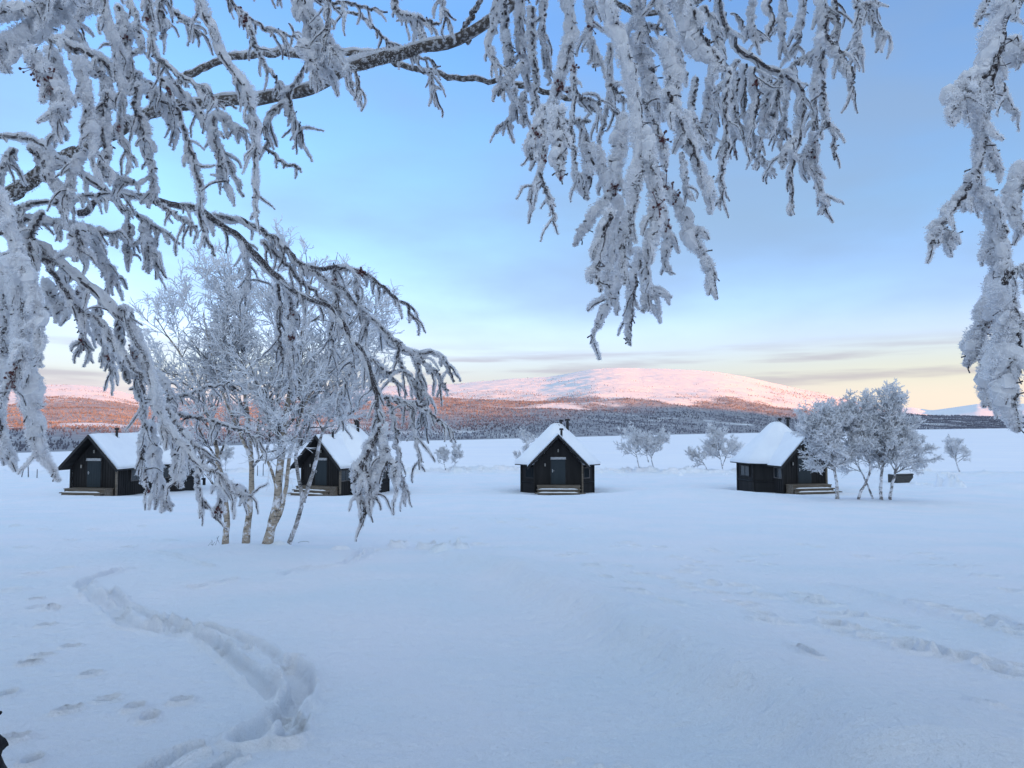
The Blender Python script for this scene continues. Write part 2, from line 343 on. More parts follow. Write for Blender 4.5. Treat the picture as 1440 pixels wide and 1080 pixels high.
def snow_ground_mat():
    m = bpy.data.materials.new('snow'); m.use_nodes = True; nt = m.node_tree; N = nt.nodes; Lk = nt.links; b = N['Principled BSDF']
    b.inputs['Roughness'].default_value = .75; b.inputs['Specular IOR Level'].default_value = .25
    tc = N.new('ShaderNodeTexCoord')
    n = N.new('ShaderNodeTexNoise'); n.inputs['Scale'].default_value = .5; n.inputs['Detail'].default_value = 6; Lk.new(tc.outputs['Object'], n.inputs['Vector'])
    r = N.new('ShaderNodeValToRGB'); r.color_ramp.elements[0].position = .35; r.color_ramp.elements[1].position = .65
    r.color_ramp.elements[0].color = (.78, .82, .87, 1); r.color_ramp.elements[1].color = (.85, .84, .88, 1); Lk.new(n.outputs['Fac'], r.inputs[0]); Lk.new(r.outputs[0], b.inputs['Base Color'])
    a = N.new('ShaderNodeTexNoise'); a.inputs['Scale'].default_value = 60; a.inputs['Detail'].default_value = 5; a.inputs['Roughness'].default_value = .75; Lk.new(tc.outputs['Object'], a.inputs['Vector'])
    b1 = N.new('ShaderNodeBump'); b1.inputs['Distance'].default_value = .022; Lk.new(a.outputs['Fac'], b1.inputs['Height'])
    g_ = N.new('ShaderNodeTexNoise'); g_.inputs['Scale'].default_value = 130; g_.inputs['Detail'].default_value = 3; g_.inputs['Roughness'].default_value = .8; Lk.new(tc.outputs['Object'], g_.inputs['Vector'])
    gm = N.new('ShaderNodeMapRange'); gm.inputs['From Min'].default_value = .35; gm.inputs['From Max'].default_value = .65; gm.inputs['To Min'].default_value = .95; gm.inputs['To Max'].default_value = 1.08; Lk.new(g_.outputs['Fac'], gm.inputs['Value'])
    gv = N.new('ShaderNodeVectorMath'); gv.operation = 'SCALE'; Lk.new(r.outputs[0], gv.inputs[0]); Lk.new(gm.outputs[0], gv.inputs['Scale']); Lk.new(gv.outputs[0], b.inputs['Base Color'])
    c = N.new('ShaderNodeTexNoise'); c.inputs['Scale'].default_value = 7; c.inputs['Detail'].default_value = 5; Lk.new(tc.outputs['Object'], c.inputs['Vector'])
    b2 = N.new('ShaderNodeBump'); b2.inputs['Distance'].default_value = .05; Lk.new(c.outputs['Fac'], b2.inputs['Height']); Lk.new(b1.outputs[0], b2.inputs['Normal'])
    Lk.new(b2.outputs[0], b.inputs['Normal']); return m
M_SNOW = snow_ground_mat()
tag(A.build('ground', M_SNOW, smooth=True), kind='structure')
# frozen lake, snow covered
A = Acc(); lx = np.linspace(-14000, 14000, 57); ly = np.linspace(110, 14000, 57); LX, LY = np.meshgrid(lx, ly, indexing='ij')
ii = (np.arange(56) * 57)[:, None] + np.arange(56)[None]
A.add(np.stack([LX, LY, 0 * LX - 14], -1), np.stack([ii, ii + 57, ii + 58, ii + 1], -1).reshape(-1, 4))
M_LAKE = mat('lake_snow', (.90, .88, .90), .8, (.86, .85, .89), .02, 6, stretch=(1, 2.5, 1), bump=.2, bscale=.3)
tag(A.build('frozen_lake', M_LAKE), kind='structure')

# ------------------------------------------------------------------ mountains
def px_interp(px, tab):
    t = np.array(tab, float); return np.interp(px, t[:, 0], t[:, 1])
SKYL = [(-1500, 560), (-800, 535), (-300, 540), (-60, 552), (20, 545), (60, 541), (110, 541), (150, 545), (190, 556), (240, 563), (330, 565), (420, 560), (480, 549), (540, 543), (640, 540), (700, 534), (770, 530), (800, 525), (835, 519), (870, 517),
        (920, 518), (960, 519), (1010, 523), (1050, 530), (1100, 541), (1150, 552), (1190, 561), (1225, 571), (1250, 580), (1300, 584), (1400, 586), (1500, 584), (1800, 560), (2800, 540)]
SHORE = [(-1500, 650), (0, 638), (200, 632), (450, 622), (640, 619), (900, 612), (1150, 607), (1300, 604), (1440, 602), (2800, 602)]
TREE = [(-1500, 560), (0, 566), (100, 565), (200, 567), (450, 566), (560, 556), (700, 553), (780, 557), (850, 564), (960, 564), (1000, 557), (1040, 552), (1100, 558), (1150, 566), (1200, 568), (1300, 570), (2800, 560)]
TERM = [(-1500, 615), (0, 612), (200, 608), (450, 602), (600, 593), (700, 585), (800, 577), (900, 569), (1000, 566), (1080, 568), (1150, 572), (1250, 579), (1440, 585), (2800, 590)]
us = np.concatenate([np.linspace(-2.2, -.8, 120)[:-1], np.linspace(-.8, .8, 900), np.linspace(.8, 2.0, 100)[1:]]); px = us * 1000 + 720
Ys = 14 / ((px_interp(px, SHORE) - HY) / F) * 1.0
Yr = px_interp(px, [(-1500, 4200), (0, 3900), (300, 4600), (600, 4300), (900, 4700), (1150, 4300), (1300, 3900), (2800, 4500)])
ts = np.concatenate([[-.03], np.linspace(0, 1, 300), [1.02, 1.05, 1.1, 1.2, 1.35]])
U, T = np.meshgrid(us, ts, indexing='ij'); YY = Ys[:, None] + (Yr - Ys)[:, None] * T; XX = U * YY
zr = (HY - np.convolve(np.pad(px_interp(px, SKYL), 9, 'edge'), np.hanning(19) / np.hanning(19).sum(), 'valid')) / F * Yr
tt_ = np.clip(T, 0, 1)
ZZ = -14 + (zr + 14)[:, None] * (.35 * tt_ + .65 * tt_ ** 1.7) * np.where(T > 1, np.maximum(0, 1 - (T - 1) * 2.2), 1)
env = np.clip(tt_ * 5, 0, 1) * np.clip((1.02 - tt_) * 5, 0, 1)
rid = 1 - 2 * np.abs(fbm(XX / 520, YY / 800, 4, 40))
ZZ = ZZ + env * ((1.25 - tt_) * 18 * fbm(XX / 900, YY / 1100, 4, 41) + (1.2 - tt_) * 12 * (rid - .7) + 5 * fbm(XX / 90, YY / 120, 4, 42)) + 3.0 * fbm(XX / 120, YY / 200, 4, 43) * np.clip((T - .9) * 10, 0, 1)
ZZ[:, 0] = -20; ZZ[:, 1] = -14.3
V = ZZ / YY * F
treev = HY - px_interp(px, TREE)[:, None]
wood = np.clip((treev + 8 * fbm(XX / 260, YY / 500, 5, 44, .65) * 2 - V) / 5, 0, 1)
up = np.clip(.5 * (fbm(XX / 200, YY / 420, 5, 45, .7) + .12) * 2.2, 0, .38)
wood = np.maximum(wood, np.clip(up * np.clip(1.3 - (V - treev) / 26, 0, 1), 0, 1))
bog = np.clip((fbm(XX / 380, YY / 240, 5, 46, .7) - .24) * 3, 0, 1) * np.clip(T * 30, 0, 1); wood = wood * (1 - .85 * bog)
A = Acc(); na, nr = XX.shape; ii = (np.arange(na - 1) * nr)[:, None] + np.arange(nr - 1)[None]
A.add(np.stack([XX, YY, ZZ], -1), np.stack([ii, ii + nr, ii + nr + 1, ii + 1], -1).reshape(-1, 4))
def mountain_mat(name, s1=.05, wcol=(.15, .145, .18)):
    m = bpy.data.materials.new(name); m.use_nodes = True; nt = m.node_tree; N = nt.nodes; Lk = nt.links; b = N['Principled BSDF']; b.inputs['Roughness'].default_value = .9; b.inputs['Specular IOR Level'].default_value = .1
    at = N.new('ShaderNodeAttribute'); at.attribute_name = 'wood'; tc = N.new('ShaderNodeTexCoord')
    mp = N.new('ShaderNodeMapping'); mp.inputs['Scale'].default_value = (1, .8, 3); Lk.new(tc.outputs['Object'], mp.inputs[0])
    n = N.new('ShaderNodeTexNoise'); n.inputs['Scale'].default_value = s1; n.inputs['Detail'].default_value = 5; n.inputs['Roughness'].default_value = .85; Lk.new(mp.outputs[0], n.inputs['Vector'])
    m1 = N.new('ShaderNodeMath'); m1.operation = 'MULTIPLY_ADD'; Lk.new(at.outputs['Fac'], m1.inputs[0]); m1.inputs[1].default_value = .62; m1.inputs[2].default_value = -.18
    m2 = N.new('ShaderNodeMath'); m2.operation = 'ADD'; Lk.new(m1.outputs[0], m2.inputs[0]); Lk.new(n.outputs['Fac'], m2.inputs[1])
    mr = N.new('ShaderNodeMapRange'); mr.inputs['From Min'].default_value = .46; mr.inputs['From Max'].default_value = 1.15; Lk.new(m2.outputs[0], mr.inputs['Value'])
    mx = N.new('ShaderNodeMix'); mx.data_type = 'RGBA'; mx.inputs['A'].default_value = (.80, .80, .82, 1); mx.inputs['B'].default_value = (*wcol, 1); Lk.new(mr.outputs[0], mx.inputs['Factor']); Lk.new(mx.outputs['Result'], b.inputs['Base Color'])
    bp = N.new('ShaderNodeBump'); bp.inputs['Distance'].default_value = 8; Lk.new(n.outputs['Fac'], bp.inputs['Height']); Lk.new(bp.outputs[0], b.inputs['Normal']); return m
M_MTN = mountain_mat('snowy_fell')
o = A.build('mountain', M_MTN, smooth=True); tag(o, kind='structure')
at = o.data.attributes.new('wood', 'FLOAT', 'POINT'); at.data.foreach_set('value', wood.ravel().astype(np.float32))
MZ = ZZ
# scrubby birch forest on the slopes, too many to count
NF = 60000; cand = 900000
cu = rng.integers(60, na - 60, cand); ck = rng.integers(2, 301, cand); wv = wood[cu, ck]; dens = .25 + .75 * np.clip(fbm(XX[cu, ck] / 120, YY[cu, ck] / 160, 3, 95) * 2 + .6, 0, 1)
ok = np.where((rng.random(cand) < wv ** 1.5 * dens) & (np.abs(us[cu]) < .85))[0][:NF]; cu, ck = cu[ok], ck[ok]
jx = rng.uniform(-.5, .5, len(ok)); jy = rng.uniform(0, 1, len(ok))
fp = np.stack([XX[cu, ck] * (1 - jy) + XX[cu, ck + 1] * jy, YY[cu, ck] * (1 - jy) + YY[cu, ck + 1] * jy, ZZ[cu, ck] * (1 - jy) + ZZ[cu, ck + 1] * jy], 1); fp[:, 0] += jx * (us[1000 % len(us)] * 0 + .0018) * fp[:, 1]
hh = rng.uniform(1.8, 4.6, len(ok)) * (.35 + fp[:, 1] / 3600); ww = hh * rng.uniform(.25, .45, len(ok)); th = rng.uniform(0, 6.28, len(ok))
V5 = [fp + np.array([0, 0, -.5])]
for k in range(3): V5.append(fp + np.stack([ww * np.cos(th + k * 2.094), ww * np.sin(th + k * 2.094), hh * .45], 1))
V5.append(fp + np.stack([0 * hh, 0 * hh, hh], 1)); V5 = np.stack(V5, 1); bi = (np.arange(len(ok)) * 5)[:, None]
A = Acc(); A.add(V5, np.vstack([bi + np.array([0, 1 + (k + 1) % 3, 1 + k]) for k in range(3)] + [bi + np.array([4, 1 + k, 1 + (k + 1) % 3]) for k in range(3)]))
tag(A.build('birch_forest', mat('frosted_scrub', (.085, .085, .11), .9, (.22, .225, .28), .01, 4, .35, .65)), 'thin frosted birch scrub covering the lower slopes of the long mountain', 'forest', kind='stuff')
# farther fells on the right
pf = np.linspace(1050, 3000, 320); uf = (pf - 720) / 1000
SKF = [(1050, 590), (1180, 583), (1235, 577), (1262, 573), (1285, 573), (1310, 577), (1340, 573), (1375, 568), (1410, 570), (1470, 565), (1600, 560), (3000, 550)]
tf = np.linspace(0, 1.25, 70); U2, T2 = np.meshgrid(uf, tf, indexing='ij'); Y2 = 5200 + 5200 * T2; X2 = U2 * Y2
zf = (HY - px_interp(pf, SKF)) / F * 10400
Z2 = -16 + (zf + 16)[:, None] * np.clip(T2, 0, 1) ** 1.2 * np.where(T2 > 1, 1 - (T2 - 1) * 2, 1) + 22 * fbm(X2 / 1200, Y2 / 900, 4, 60) * np.clip(T2 * 3, 0, 1) * np.clip((1.15 - T2) * 3, .15, 1)
A = Acc(); na2, nr2 = X2.shape; ii = (np.arange(na2 - 1) * nr2)[:, None] + np.arange(nr2 - 1)[None]
A.add(np.stack([X2, Y2, Z2], -1), np.stack([ii, ii + nr2, ii + nr2 + 1, ii + 1], -1).reshape(-1, 4))
o = A.build('distant_hills', M_MTN, smooth=True); tag(o, kind='structure')
w2 = np.clip((60 - Z2 + 60 * fbm(X2 / 700, Y2 / 700, 4, 61)) / 30, 0, .8)
at = o.data.attributes.new('wood', 'FLOAT', 'POINT'); at.data.foreach_set('value', w2.ravel().astype(np.float32))

# added unseen ridge, right rear: crest shaped to shade shore and set mountain's shadow line
sh = SD[:2] / np.linalg.norm(SD[:2]); pp = np.array([-sh[1], sh[0]])
if pp[1] < 0: pp = -pp
DR = 4000.; tanE = math.tan(SUN_EL)
sv = []; hv = []
for c in range(0, na, 6):
    if not (-.9 < us[c] < .72): continue
    tv = HY - px_interp(px[c], TERM); k = np.argmax(V[c, 2:302] > tv) + 2
    p = np.array([XX[c, k], YY[c, k]]); al = DR - p @ sh
    sv.append(p @ pp); hv.append(ZZ[c, k] + al * tanE)
o_ = np.argsort(sv); sv = np.array(sv)[o_]; hv = np.array(hv)[o_]
kk = 5; hvs = np.convolve(np.pad(hv, kk, 'edge'), np.ones(2 * kk + 1) / (2 * kk + 1), 'valid')
sr = np.linspace(-6000, 8000, 400); H = np.interp(sr, sv, hvs)
H = np.where(sr < 110, np.maximum(H, 215), H); H = np.maximum(H, 190)
qr = np.concatenate([np.linspace(-2400, 0, 20), np.linspace(0, 3000, 20)[1:]])
SR, QR = np.meshgrid(sr, qr, indexing='ij')
HZ = -16 + (H[:, None] + 16) * np.exp(-(QR / 1000) ** 2); HX = sh[0] * (DR + QR) + pp[0] * SR; HYY = sh[1] * (DR + QR) + pp[1] * SR
A = Acc(); n1, n2 = SR.shape; ii = (np.arange(n1 - 1) * n2)[:, None] + np.arange(n2 - 1)[None]
A.add(np.stack([HX, HYY, HZ], -1), np.stack([ii, ii + n2, ii + n2 + 1, ii + 1], -1).reshape(-1, 4))
o = A.build('added_shade_ridge', M_MTN, smooth=True); tag(o, kind='structure')
at = o.data.attributes.new('wood', 'FLOAT', 'POINT'); at.data.foreach_set('value', np.full(n1 * n2, .5, np.float32))

# ------------------------------------------------------------------ cabins
def octagon(r, z, yoff=0):
    a = np.radians(22.5 + 45 * np.arange(8)); return np.stack([r * np.cos(a), r * np.sin(a) + yoff, np.full(8, z)], 1)
def shell(A, r0, z0, r1, z1, th):
    lo = octagon(r0, z0); hi = octagon(r1, z1); lo2 = octagon(r0 + .02, z0 + th); hi2 = octagon(r1, z1 + th)
    q = [(i, (i + 1) % 8) for i in range(8)]
    A.add(np.vstack([lo, hi, lo2, hi2]), [(a + 8, b + 8, b, a) for a, b in q], [(a + 16, b + 16, b + 24, a + 24) for a, b in q], [(a, b, b + 16, a + 16) for a, b in q])
    A.add(hi2, [list(range(8))])
def cylz(A, x, y, z0, z1, r, k=12, r1=None):
    tubes(A, np.array([[(x, y, z0), (x, y, z0), (x, y, z1), (x, y, z1)]], float) + np.array([0, 0, 1e-4]) * np.arange(4)[None, :, None], np.array([[.001, r, r if r1 is None else r1, .001]]), k)
def cabin(px, depth, rz, label, long=0., seedv=0, items=True):
    c = P(px, HY, depth); z = float(gz(c[0], c[1] - 4)) + .62
    t = tag(empty('cabin', (c[0], c[1], z), rz), label, 'cabin', 'dark timber cabins standing in a row above the lake')
    y1 = -3.50 - long; ye = -4.25 - long
    # octagonal room, every wall panel its own slight step
    A = Acc(); b = octagon(3.05, -.9); A.prism(b, (0, 0, 2.45)); A.build('wall', M_BOARD, t)
    A = Acc(); a8 = np.radians(22.5 + 45 * np.arange(8))
    for k in range(8):
        p = np.array([3.09 * math.cos(a8[k]), 3.09 * math.sin(a8[k]), 0]); tubes(A, np.array([[p + (0, 0, -.9), p + (0, 0, 1.52)]]), np.full((1, 2), .07), 4)
    for zz_ in (.12,):
        o8 = octagon(3.12, zz_); 
        for k in range(8): tubes(A, np.array([[o8[k], o8[(k + 1) % 8]]]), np.full((1, 2), .05), 4)
    A.build('corner_board', M_TRIM, t)
    # porch walls
    g = [(-1.78, y1, -.9), (1.78, y1, -.9), (1.78, y1, 1.65), (0, y1, 3.52), (-1.78, y1, 1.65)]
    A = Acc(); A.prism(g, (0, .12, 0)); 
    # board battens
    for k in range(-8, 9):
        x = k * .21
        if abs(x) < .62: continue
        A.box(x - .02, x + .02, y1 - .02, y1 - .001, -.85, 1.65 + 1.04 * (1.78 - abs(x)) - .1)
    A.build('front_wall', M_BOARD, t)
    for s in (-1, 1):
        A = Acc(); A.box(min(s * 1.78, s * 1.66), max(s * 1.78, s * 1.66), y1 + .125, -1.6, -.9, 1.63)
        nb = int((abs(y1) - 1.6) / .24)
        for k in range(nb): A.box(min(s * 1.783, s * 1.805), max(s * 1.783, s * 1.805), y1 + .2 + k * .24, y1 + .24 + k * .24, -.88, 1.6)
        A.build('side_wall', M_BOARD, t)
    # roofs
    A = Acc(); shell(A, 3.62, 1.43, .42, 4.5, .10); r = A.build('main_roof', M_TRIM, t)
    A = Acc()
    rr = [3.66, 3.22, 2.28, 1.48, .82, .5, .2]; zs = [1.535, 2.02, 2.92, 3.68, 4.30, 4.58, 4.70]
    rings = []; n16 = 32
    for k, (r_, z_) in enumerate(zip(rr, zs)):
        aa = np.arange(n16) * 2 * math.pi / n16; aoct = (np.degrees(aa) - 22.5) % 45 - 22.5
        ro = r_ * np.cos(np.radians(22.5)) / np.cos(np.radians(aoct)); ro = ro * (1 - .25 * k / 7) + r_ * .96 * (.25 * k / 7)
        rings.append(np.stack([ro * np.cos(aa), ro * np.sin(aa), z_ + .03 * rng.normal(0, 1, n16) * (k > 0) + .0 * aa], 1))
    rings.insert(0, rings[0] * np.array([.995, .995, 1]) + np.array([0, 0, -.03])); rings.insert(2, rings[1] * np.array([1.004, 1.004, 1]) + np.array([0, 0, .13]))
    rv = np.vstack(rings); nrg = len(rings)
    A.add(rv, [(k * n16 + i, k * n16 + (i + 1) % n16, (k + 1) * n16 + (i + 1) % n16, (k + 1) * n16 + i) for k in range(nrg - 1) for i in range(n16)], )
    A.add(rings[-1], [list(range(n16))])
    A.build('roof_snow', M_SNOWR, r, smooth=True)
    # gable roof: two pitched slabs
    A = Acc(); th = .12
    A.prism([(-2.32, ye, 1.30), (0, ye, 3.70), (2.32, ye, 1.30), (2.32, ye, 1.30 + th * 1.4), (0, ye, 3.70 + th * 1.4), (-2.32, ye, 1.30 + th * 1.4)], (0, abs(ye) - .3, 0))
    r2 = A.build('gable_roof', M_TRIM, t)
    A = Acc()
    for s in (-1, 1):       # barge boards
        p = [(s * 2.36, ye - .04, 1.20), (0, ye - .04, 3.63), (0, ye - .04, 3.87), (s * 2.36, ye - .04, 1.46)]
        A.prism(p if s > 0 else p[::-1], (0, .036, 0))
    A.build('barge_board', M_TRIM, r2)
    # snow on gable roof: subdivided sheet with soft edges
    A = Acc(); nx, ny = 25, 22; xs = np.linspace(-2.36, 2.36, nx); ysn = np.linspace(ye + .02, -.35, ny)
    Xg, Yg = np.meshgrid(xs, ysn, indexing='ij'); base = 1.30 + th * 1.4 + 2.40 * (1 - np.abs(Xg) / 2.32)
    soft = np.sqrt(Xg ** 2 + .10) - np.abs(Xg)
    e = np.clip(np.minimum((2.37 - np.abs(Xg)) / .10, (Yg - ye) / .10 + .05), .0, 1)
    Zg = base + .03 + .14 * np.sqrt(e) - soft * .35 + .05 * fbm(Xg * 1.2 + seedv, Yg * 1.2, 3, seedv) + .006
    top = np.stack([Xg, Yg, Zg], -1); bot = np.stack([Xg, Yg, base + .005], -1)
    ii = (np.arange(nx - 1) * ny)[:, None] + np.arange(ny - 1)[None]; f = np.stack([ii, ii + ny, ii + ny + 1, ii + 1], -1).reshape(-1, 4)
    o = nx * ny; s0 = [(i * ny, (i + 1) * ny, (i + 1) * ny + o, i * ny + o) for i in range(nx - 1)]
    s1 = [(j, j + 1, j + 1 + o, j + o) for j in range(ny - 1)]; s2 = [((nx - 1) * ny + j, (nx - 1) * ny + j + 1, (nx - 1) * ny + j + 1 + o, (nx - 1) * ny + j + o) for j in range(ny - 1)]
    A.add(np.vstack([top.reshape(-1, 3), bot.reshape(-1, 3)]), f, np.array(s0), np.array(s1), np.array(s2)); A.build('roof_snow', M_SNOWR, r2, smooth=True)
    # door
    A = Acc(); A.box(-.60, .60, y1 - .05, y1 - .004, .05, 2.10); fr = A.build('door_frame', M_TRIM, t)
    A = Acc(); A.box(-.53, .53, y1 - .075, y1 - .052, .10, 1.96)
    for k in range(-2, 3): A.box(k * .2 - .012, k * .2 + .012, y1 - .083, y1 - .076, .14, 1.92)
    d = A.build('door', M_DOOR, t)
    A = Acc(); A.box(-.47, -.40, y1 - .10, y1 - .084, 1.0, 1.22); A.box(-.47, -.30, y1 - .14, y1 - .12, 1.10, 1.13); A.box(-.45, -.42, y1 - .12, y1 - .101, 1.09, 1.14); A.build('handle', M_PALE, d)
    A = Acc(); A.box(-.57, .57, y1 - .16, y1 - .055, 1.99, 2.15); A.box(-.60, .60, y1 - .17, y1 - .165, 1.97, 2.01); A.build('door_canopy', M_PALE, t)
    # wall lamp, gable lamp, sensor box
    for (x, zz_) in ((-1.0, 1.55), (0.0, 2.62)):
        A = Acc(); A.box(x - .06, x + .06, y1 - .06, y1 - .001, zz_ - .02, zz_ + .16); lb = A.build('lamp', M_METAL, t)
        A = Acc(); cylz(A, x, y1 - .12, zz_ - .10, zz_ + .12, .055); A.build('lamp_shade', M_LAMP, lb)
    # raw wood posts at the porch corners
    for s in (-1, 1):
        A = Acc(); A.box(s * 1.82 - .06, s * 1.82 + .06, y1 - .14, y1 - .025, -.5, 1.6); A.build('post', M_WOOD if s > 0 else M_BOARD, t)
    # deck and steps
    A = Acc()
    for k in range(5): A.box(-1.62, 1.62, y1 - .22 - k * .19, y1 - .05 - k * .19, .0, .06)
    A.box(-1.58, 1.58, y1 - .95, y1 - .06, -.7, -.004); st = A.build('deck', M_WOOD, t)
    for k in range(2):
        A = Acc(); A.box(-1.64 - .12 * (k == 1), 1.64 + .3 * (k == 1), y1 - 1.36 - k * .34, y1 - 1.02 - k * .34, -.24 - .22 * k, -.18 - .22 * k)
        A.box(-1.5, 1.5, y1 - 1.30 - k * .34, y1 - 1.04 - k * .34, -.9, -.245 - .22 * k); s_ = A.build('step', M_WOOD, t)
        A = Acc(); n = 12; xs = np.linspace(-1.5, 1.4, n)
        for q in range(2):
            pts = np.stack([xs, np.full(n, y1 - 1.16 - k * .34 - .06 * q), np.full(n, -.172 - .22 * k)], 1); tubes(A, pts[None], (.045 + .02 * rng.random((1, n))) * np.r_[.1, np.ones(n - 2), .1], 6)
        A.build('snow_strip', M_SNOWR, s_, smooth=True)
    # windows: one on the porch side, ones in the octagon
    def window(cx, cy, ang, wd, hg, zc, m=M_SHUT):
        ca, sa = math.cos(ang), math.sin(ang)
        def bx(A, a0, a1, d0, d1, z0, z1):
            v = []
            for zq in (z0, z1):
                for dd in (d0, d1):
                    for aa in (a0, a1): v.append((cx - sa * aa + ca * dd, cy + ca * aa + sa * dd, zq))
            A.add(v, [(0, 2, 3, 1), (4, 5, 7, 6), (0, 1, 5, 4), (2, 6, 7, 3), (0, 4, 6, 2), (1, 3, 7, 5)])
        A = Acc()
        bx(A, -wd, wd, .03, .07, zc - hg - .08, zc - hg); bx(A, -wd, wd, .03, .07, zc + hg, zc + hg + .08)
        bx(A, -wd - .08, -wd, .03, .07, zc - hg - .08, zc + hg + .08); bx(A, wd, wd + .08, .03, .07, zc - hg - .08, zc + hg + .08); bx(A, -.02, .02, .045, .06, zc - hg, zc + hg)
        f_ = A.build('window', m, t)
        A = Acc(); bx(A, -wd, wd, .028, .04, zc - hg, zc + hg); A.build('pane', M_GLASS, f_)
    window(1.80, (y1 - 2.2) / 2 - .1, 0, .55, .36, .85); window(-1.80, (y1 - 2.2) / 2 - .1, math.pi, .45, .34, .85)
    for a_ in (-45, 0, 180, 225 if seedv != 4 else 90):
        q = R(a_); window(2.83 * math.cos(q), 2.83 * math.sin(q), q, .62, .36, .85, M_TRIM if a_ in (180, 225) else M_SHUT)
    # flue, vents
    def pipe(name, x, y, z0, z1, r_):
        A = Acc(); cylz(A, x, y, z0, z1, r_); A.box(x - r_ * 1.5, x + r_ * 1.5, y - r_ * 1.5, y + r_ * 1.5, z0, z0 + .1); p = A.build(name, M_METAL, t)
        A = Acc(); cylz(A, x, y, z1 + .03, z1 + .20, r_ * 1.75); cylz(A, x, y, z1 - .01, z1 + .05, r_ * .6, 8); A.build('cap', M_METAL, p)
    pipe('chimney', .85, -.25, 3.4, 4.86, .12); pipe('vent_pipe', .35, .1, 4.2, 4.80, .09); pipe('vent_pipe', .28, -2.6 - long * .7, 3.5, 4.12, .09)
    return t
cabin(217, 57.5, R(-9), 'leftmost dark cabin, its long snowy roof partly hidden by hanging frosted branches', long=2.9, seedv=1)
cabin(494, 57, R(-25), 'dark cabin behind the slender birch trunks, second from the left', seedv=2)
cab3 = cabin(783, 57.5, R(-2), 'dark cabin standing alone in the middle, facing the camera with both roof slopes showing', seedv=3)
cabin(1092, 57, R(12), 'rightmost dark cabin, half hidden behind the large bushy white tree', seedv=4)

# ------------------------------------------------------------------ frosted trees standing in the snow
def frost_tree(name, stems, label, cat, group, bark, rb, reach, lv=(12, 9, 8, 4), tw=.010, up=.10, stubs=0, t0=.3, frostlen=1., spread=(.5, 1.0), limbmat=None, twm=None, bot=.0):
    """stems: list of (m,3) point lists. trunk and boughs dark, twigs coated with rime"""
    base = np.asarray(stems[0][0], float); t = tag(empty(name, base), label, cat, group)
    A = Acc(); B = Acc(); C = Acc(); n = 26
    st = np.stack([resample(s, n) for s in stems]) - base
    L0 = np.linalg.norm(np.diff(st, axis=1), axis=2).sum(1)
    st[:, 1:-1] += rng.normal(0, .006, (len(st), n - 2, 3)) * (L0 / 4)[:, None, None]
    rbv = np.array(rb)[:, None]; sr_ = rbv * (1 - .86 * np.linspace(0, 1, n) ** .9) * (1 + .35 * np.exp(-np.linspace(0, 1, n) * 30))
    sm = 1 + .10 * rng.normal(0, 1, (len(st), n, 8)); nl = 1 + int(n * .55)
    tubes(A, st, sr_, 8, sm)
    A.build('trunk', bark, t, smooth=True)
    c1 = lv[0] * len(stems)
    pi, tt, p, d, r = sprout(st, sr_, c1, t0, 1.0, *spread); L1 = reach * (1.1 - .5 * tt) * rng.uniform(.6, 1.15, c1)
    b1 = grow(p, d, L1, 12, .10, (0, 0, up)); r1 = np.minimum(r * .55, .05)[:, None] * np.linspace(1, .35, 12)
    tubes(B, b1, r1, 5)
    c2 = lv[1] * c1; pi, tt, p, d, r = sprout(b1, r1, c2, .15, 1.0, .35, .9); L2 = L1[pi] * (.62 - .35 * tt) * rng.uniform(.6, 1.2, c2)
    b2 = grow(p, d, L2, 8, .14, (0, 0, up * .7 + bot)); r2 = np.maximum(r * .55, tw * .55)[:, None] * np.linspace(1, .5, 8)
    tubes(B, b2, r2, 4); B.build('branch', limbmat or M_LIMB, t)
    tubes(C, b2 + np.array([0, .15, .9]) * r2[..., None], r2 * .8 + tw * .35, 4)
    tubes(C, b1 + np.array([-.35, .2, .75]) * r1[..., None], r1 * .65 + tw * .1, 4)
    c3 = lv[2] * c2; pi, tt, p, d, r = sprout(b2, r2, c3, .1, 1.0, .3, .85); L3 = np.maximum(L2[pi] * (.55 - .2 * tt), .10 * reach) * rng.uniform(.6, 1.25, c3) * frostlen
    b3 = grow(p, d, L3, 5, .22, (0, 0, up * .3 + bot)); tubes(C, b3, tw * rng.uniform(.7, 1.25, (c3, 1)) * np.array([.9, 1.1, 1, .9, .45]), 3)
    c4 = lv[3] * c3; pi, tt, p, d, r = sprout(b3, np.full((c3, 5), tw), c4, .15, 1.0, .4, 1.0); L4 = L3[pi] * rng.uniform(.25, .5, c4)
    b4 = grow(p, d, L4, 3, .2, (0, 0, bot)); tubes(C, b4, tw * rng.uniform(.6, 1.1, (c4, 1)) * np.array([.8, 1, .4]), 3)
    C.build('frosted_twigs', twm or M_FROST_FAR, t)
    return t

def stem_px(base, pts, d):
    b = ground_hit(*base) if d is None else None
    if b is not None and b[1] > 70:
        dd_ = random.uniform(84, 88); x_ = (base[0] - 720) / F * dd_; b = np.array([x_, dd_, float(gz(x_, dd_)) - .05])
    dd = b @ CF if d is None else d
    out = [b - np.array([0, 0, .15])] if d is None else []
    if d is None: out.append(b)
    for q in pts:
        q = (q[0], q[1] if (q[1] > 610 or q[0] > 600) else 610 - (610 - q[1]) * .80) + tuple(q[2:])
        out.append(P(q[0], q[1], dd + (q[2] if len(q) > 2 else 0)))
    return np.array(out)
GB = 'slender frosted birches left of centre'
frost_tree('birch_tree', [stem_px((317, 771), [(319, 740), (318, 705), (308, 660), (302, 615), (290, 560), (270, 500), (240, 445), (218, 405)], None)], 'leftmost and shortest birch of the clump, its crown leaning far left', 'tree', GB, M_BIRCH, [.075], 1.9, (21, 9, 7, 2), .0088, up=.06, t0=.22)
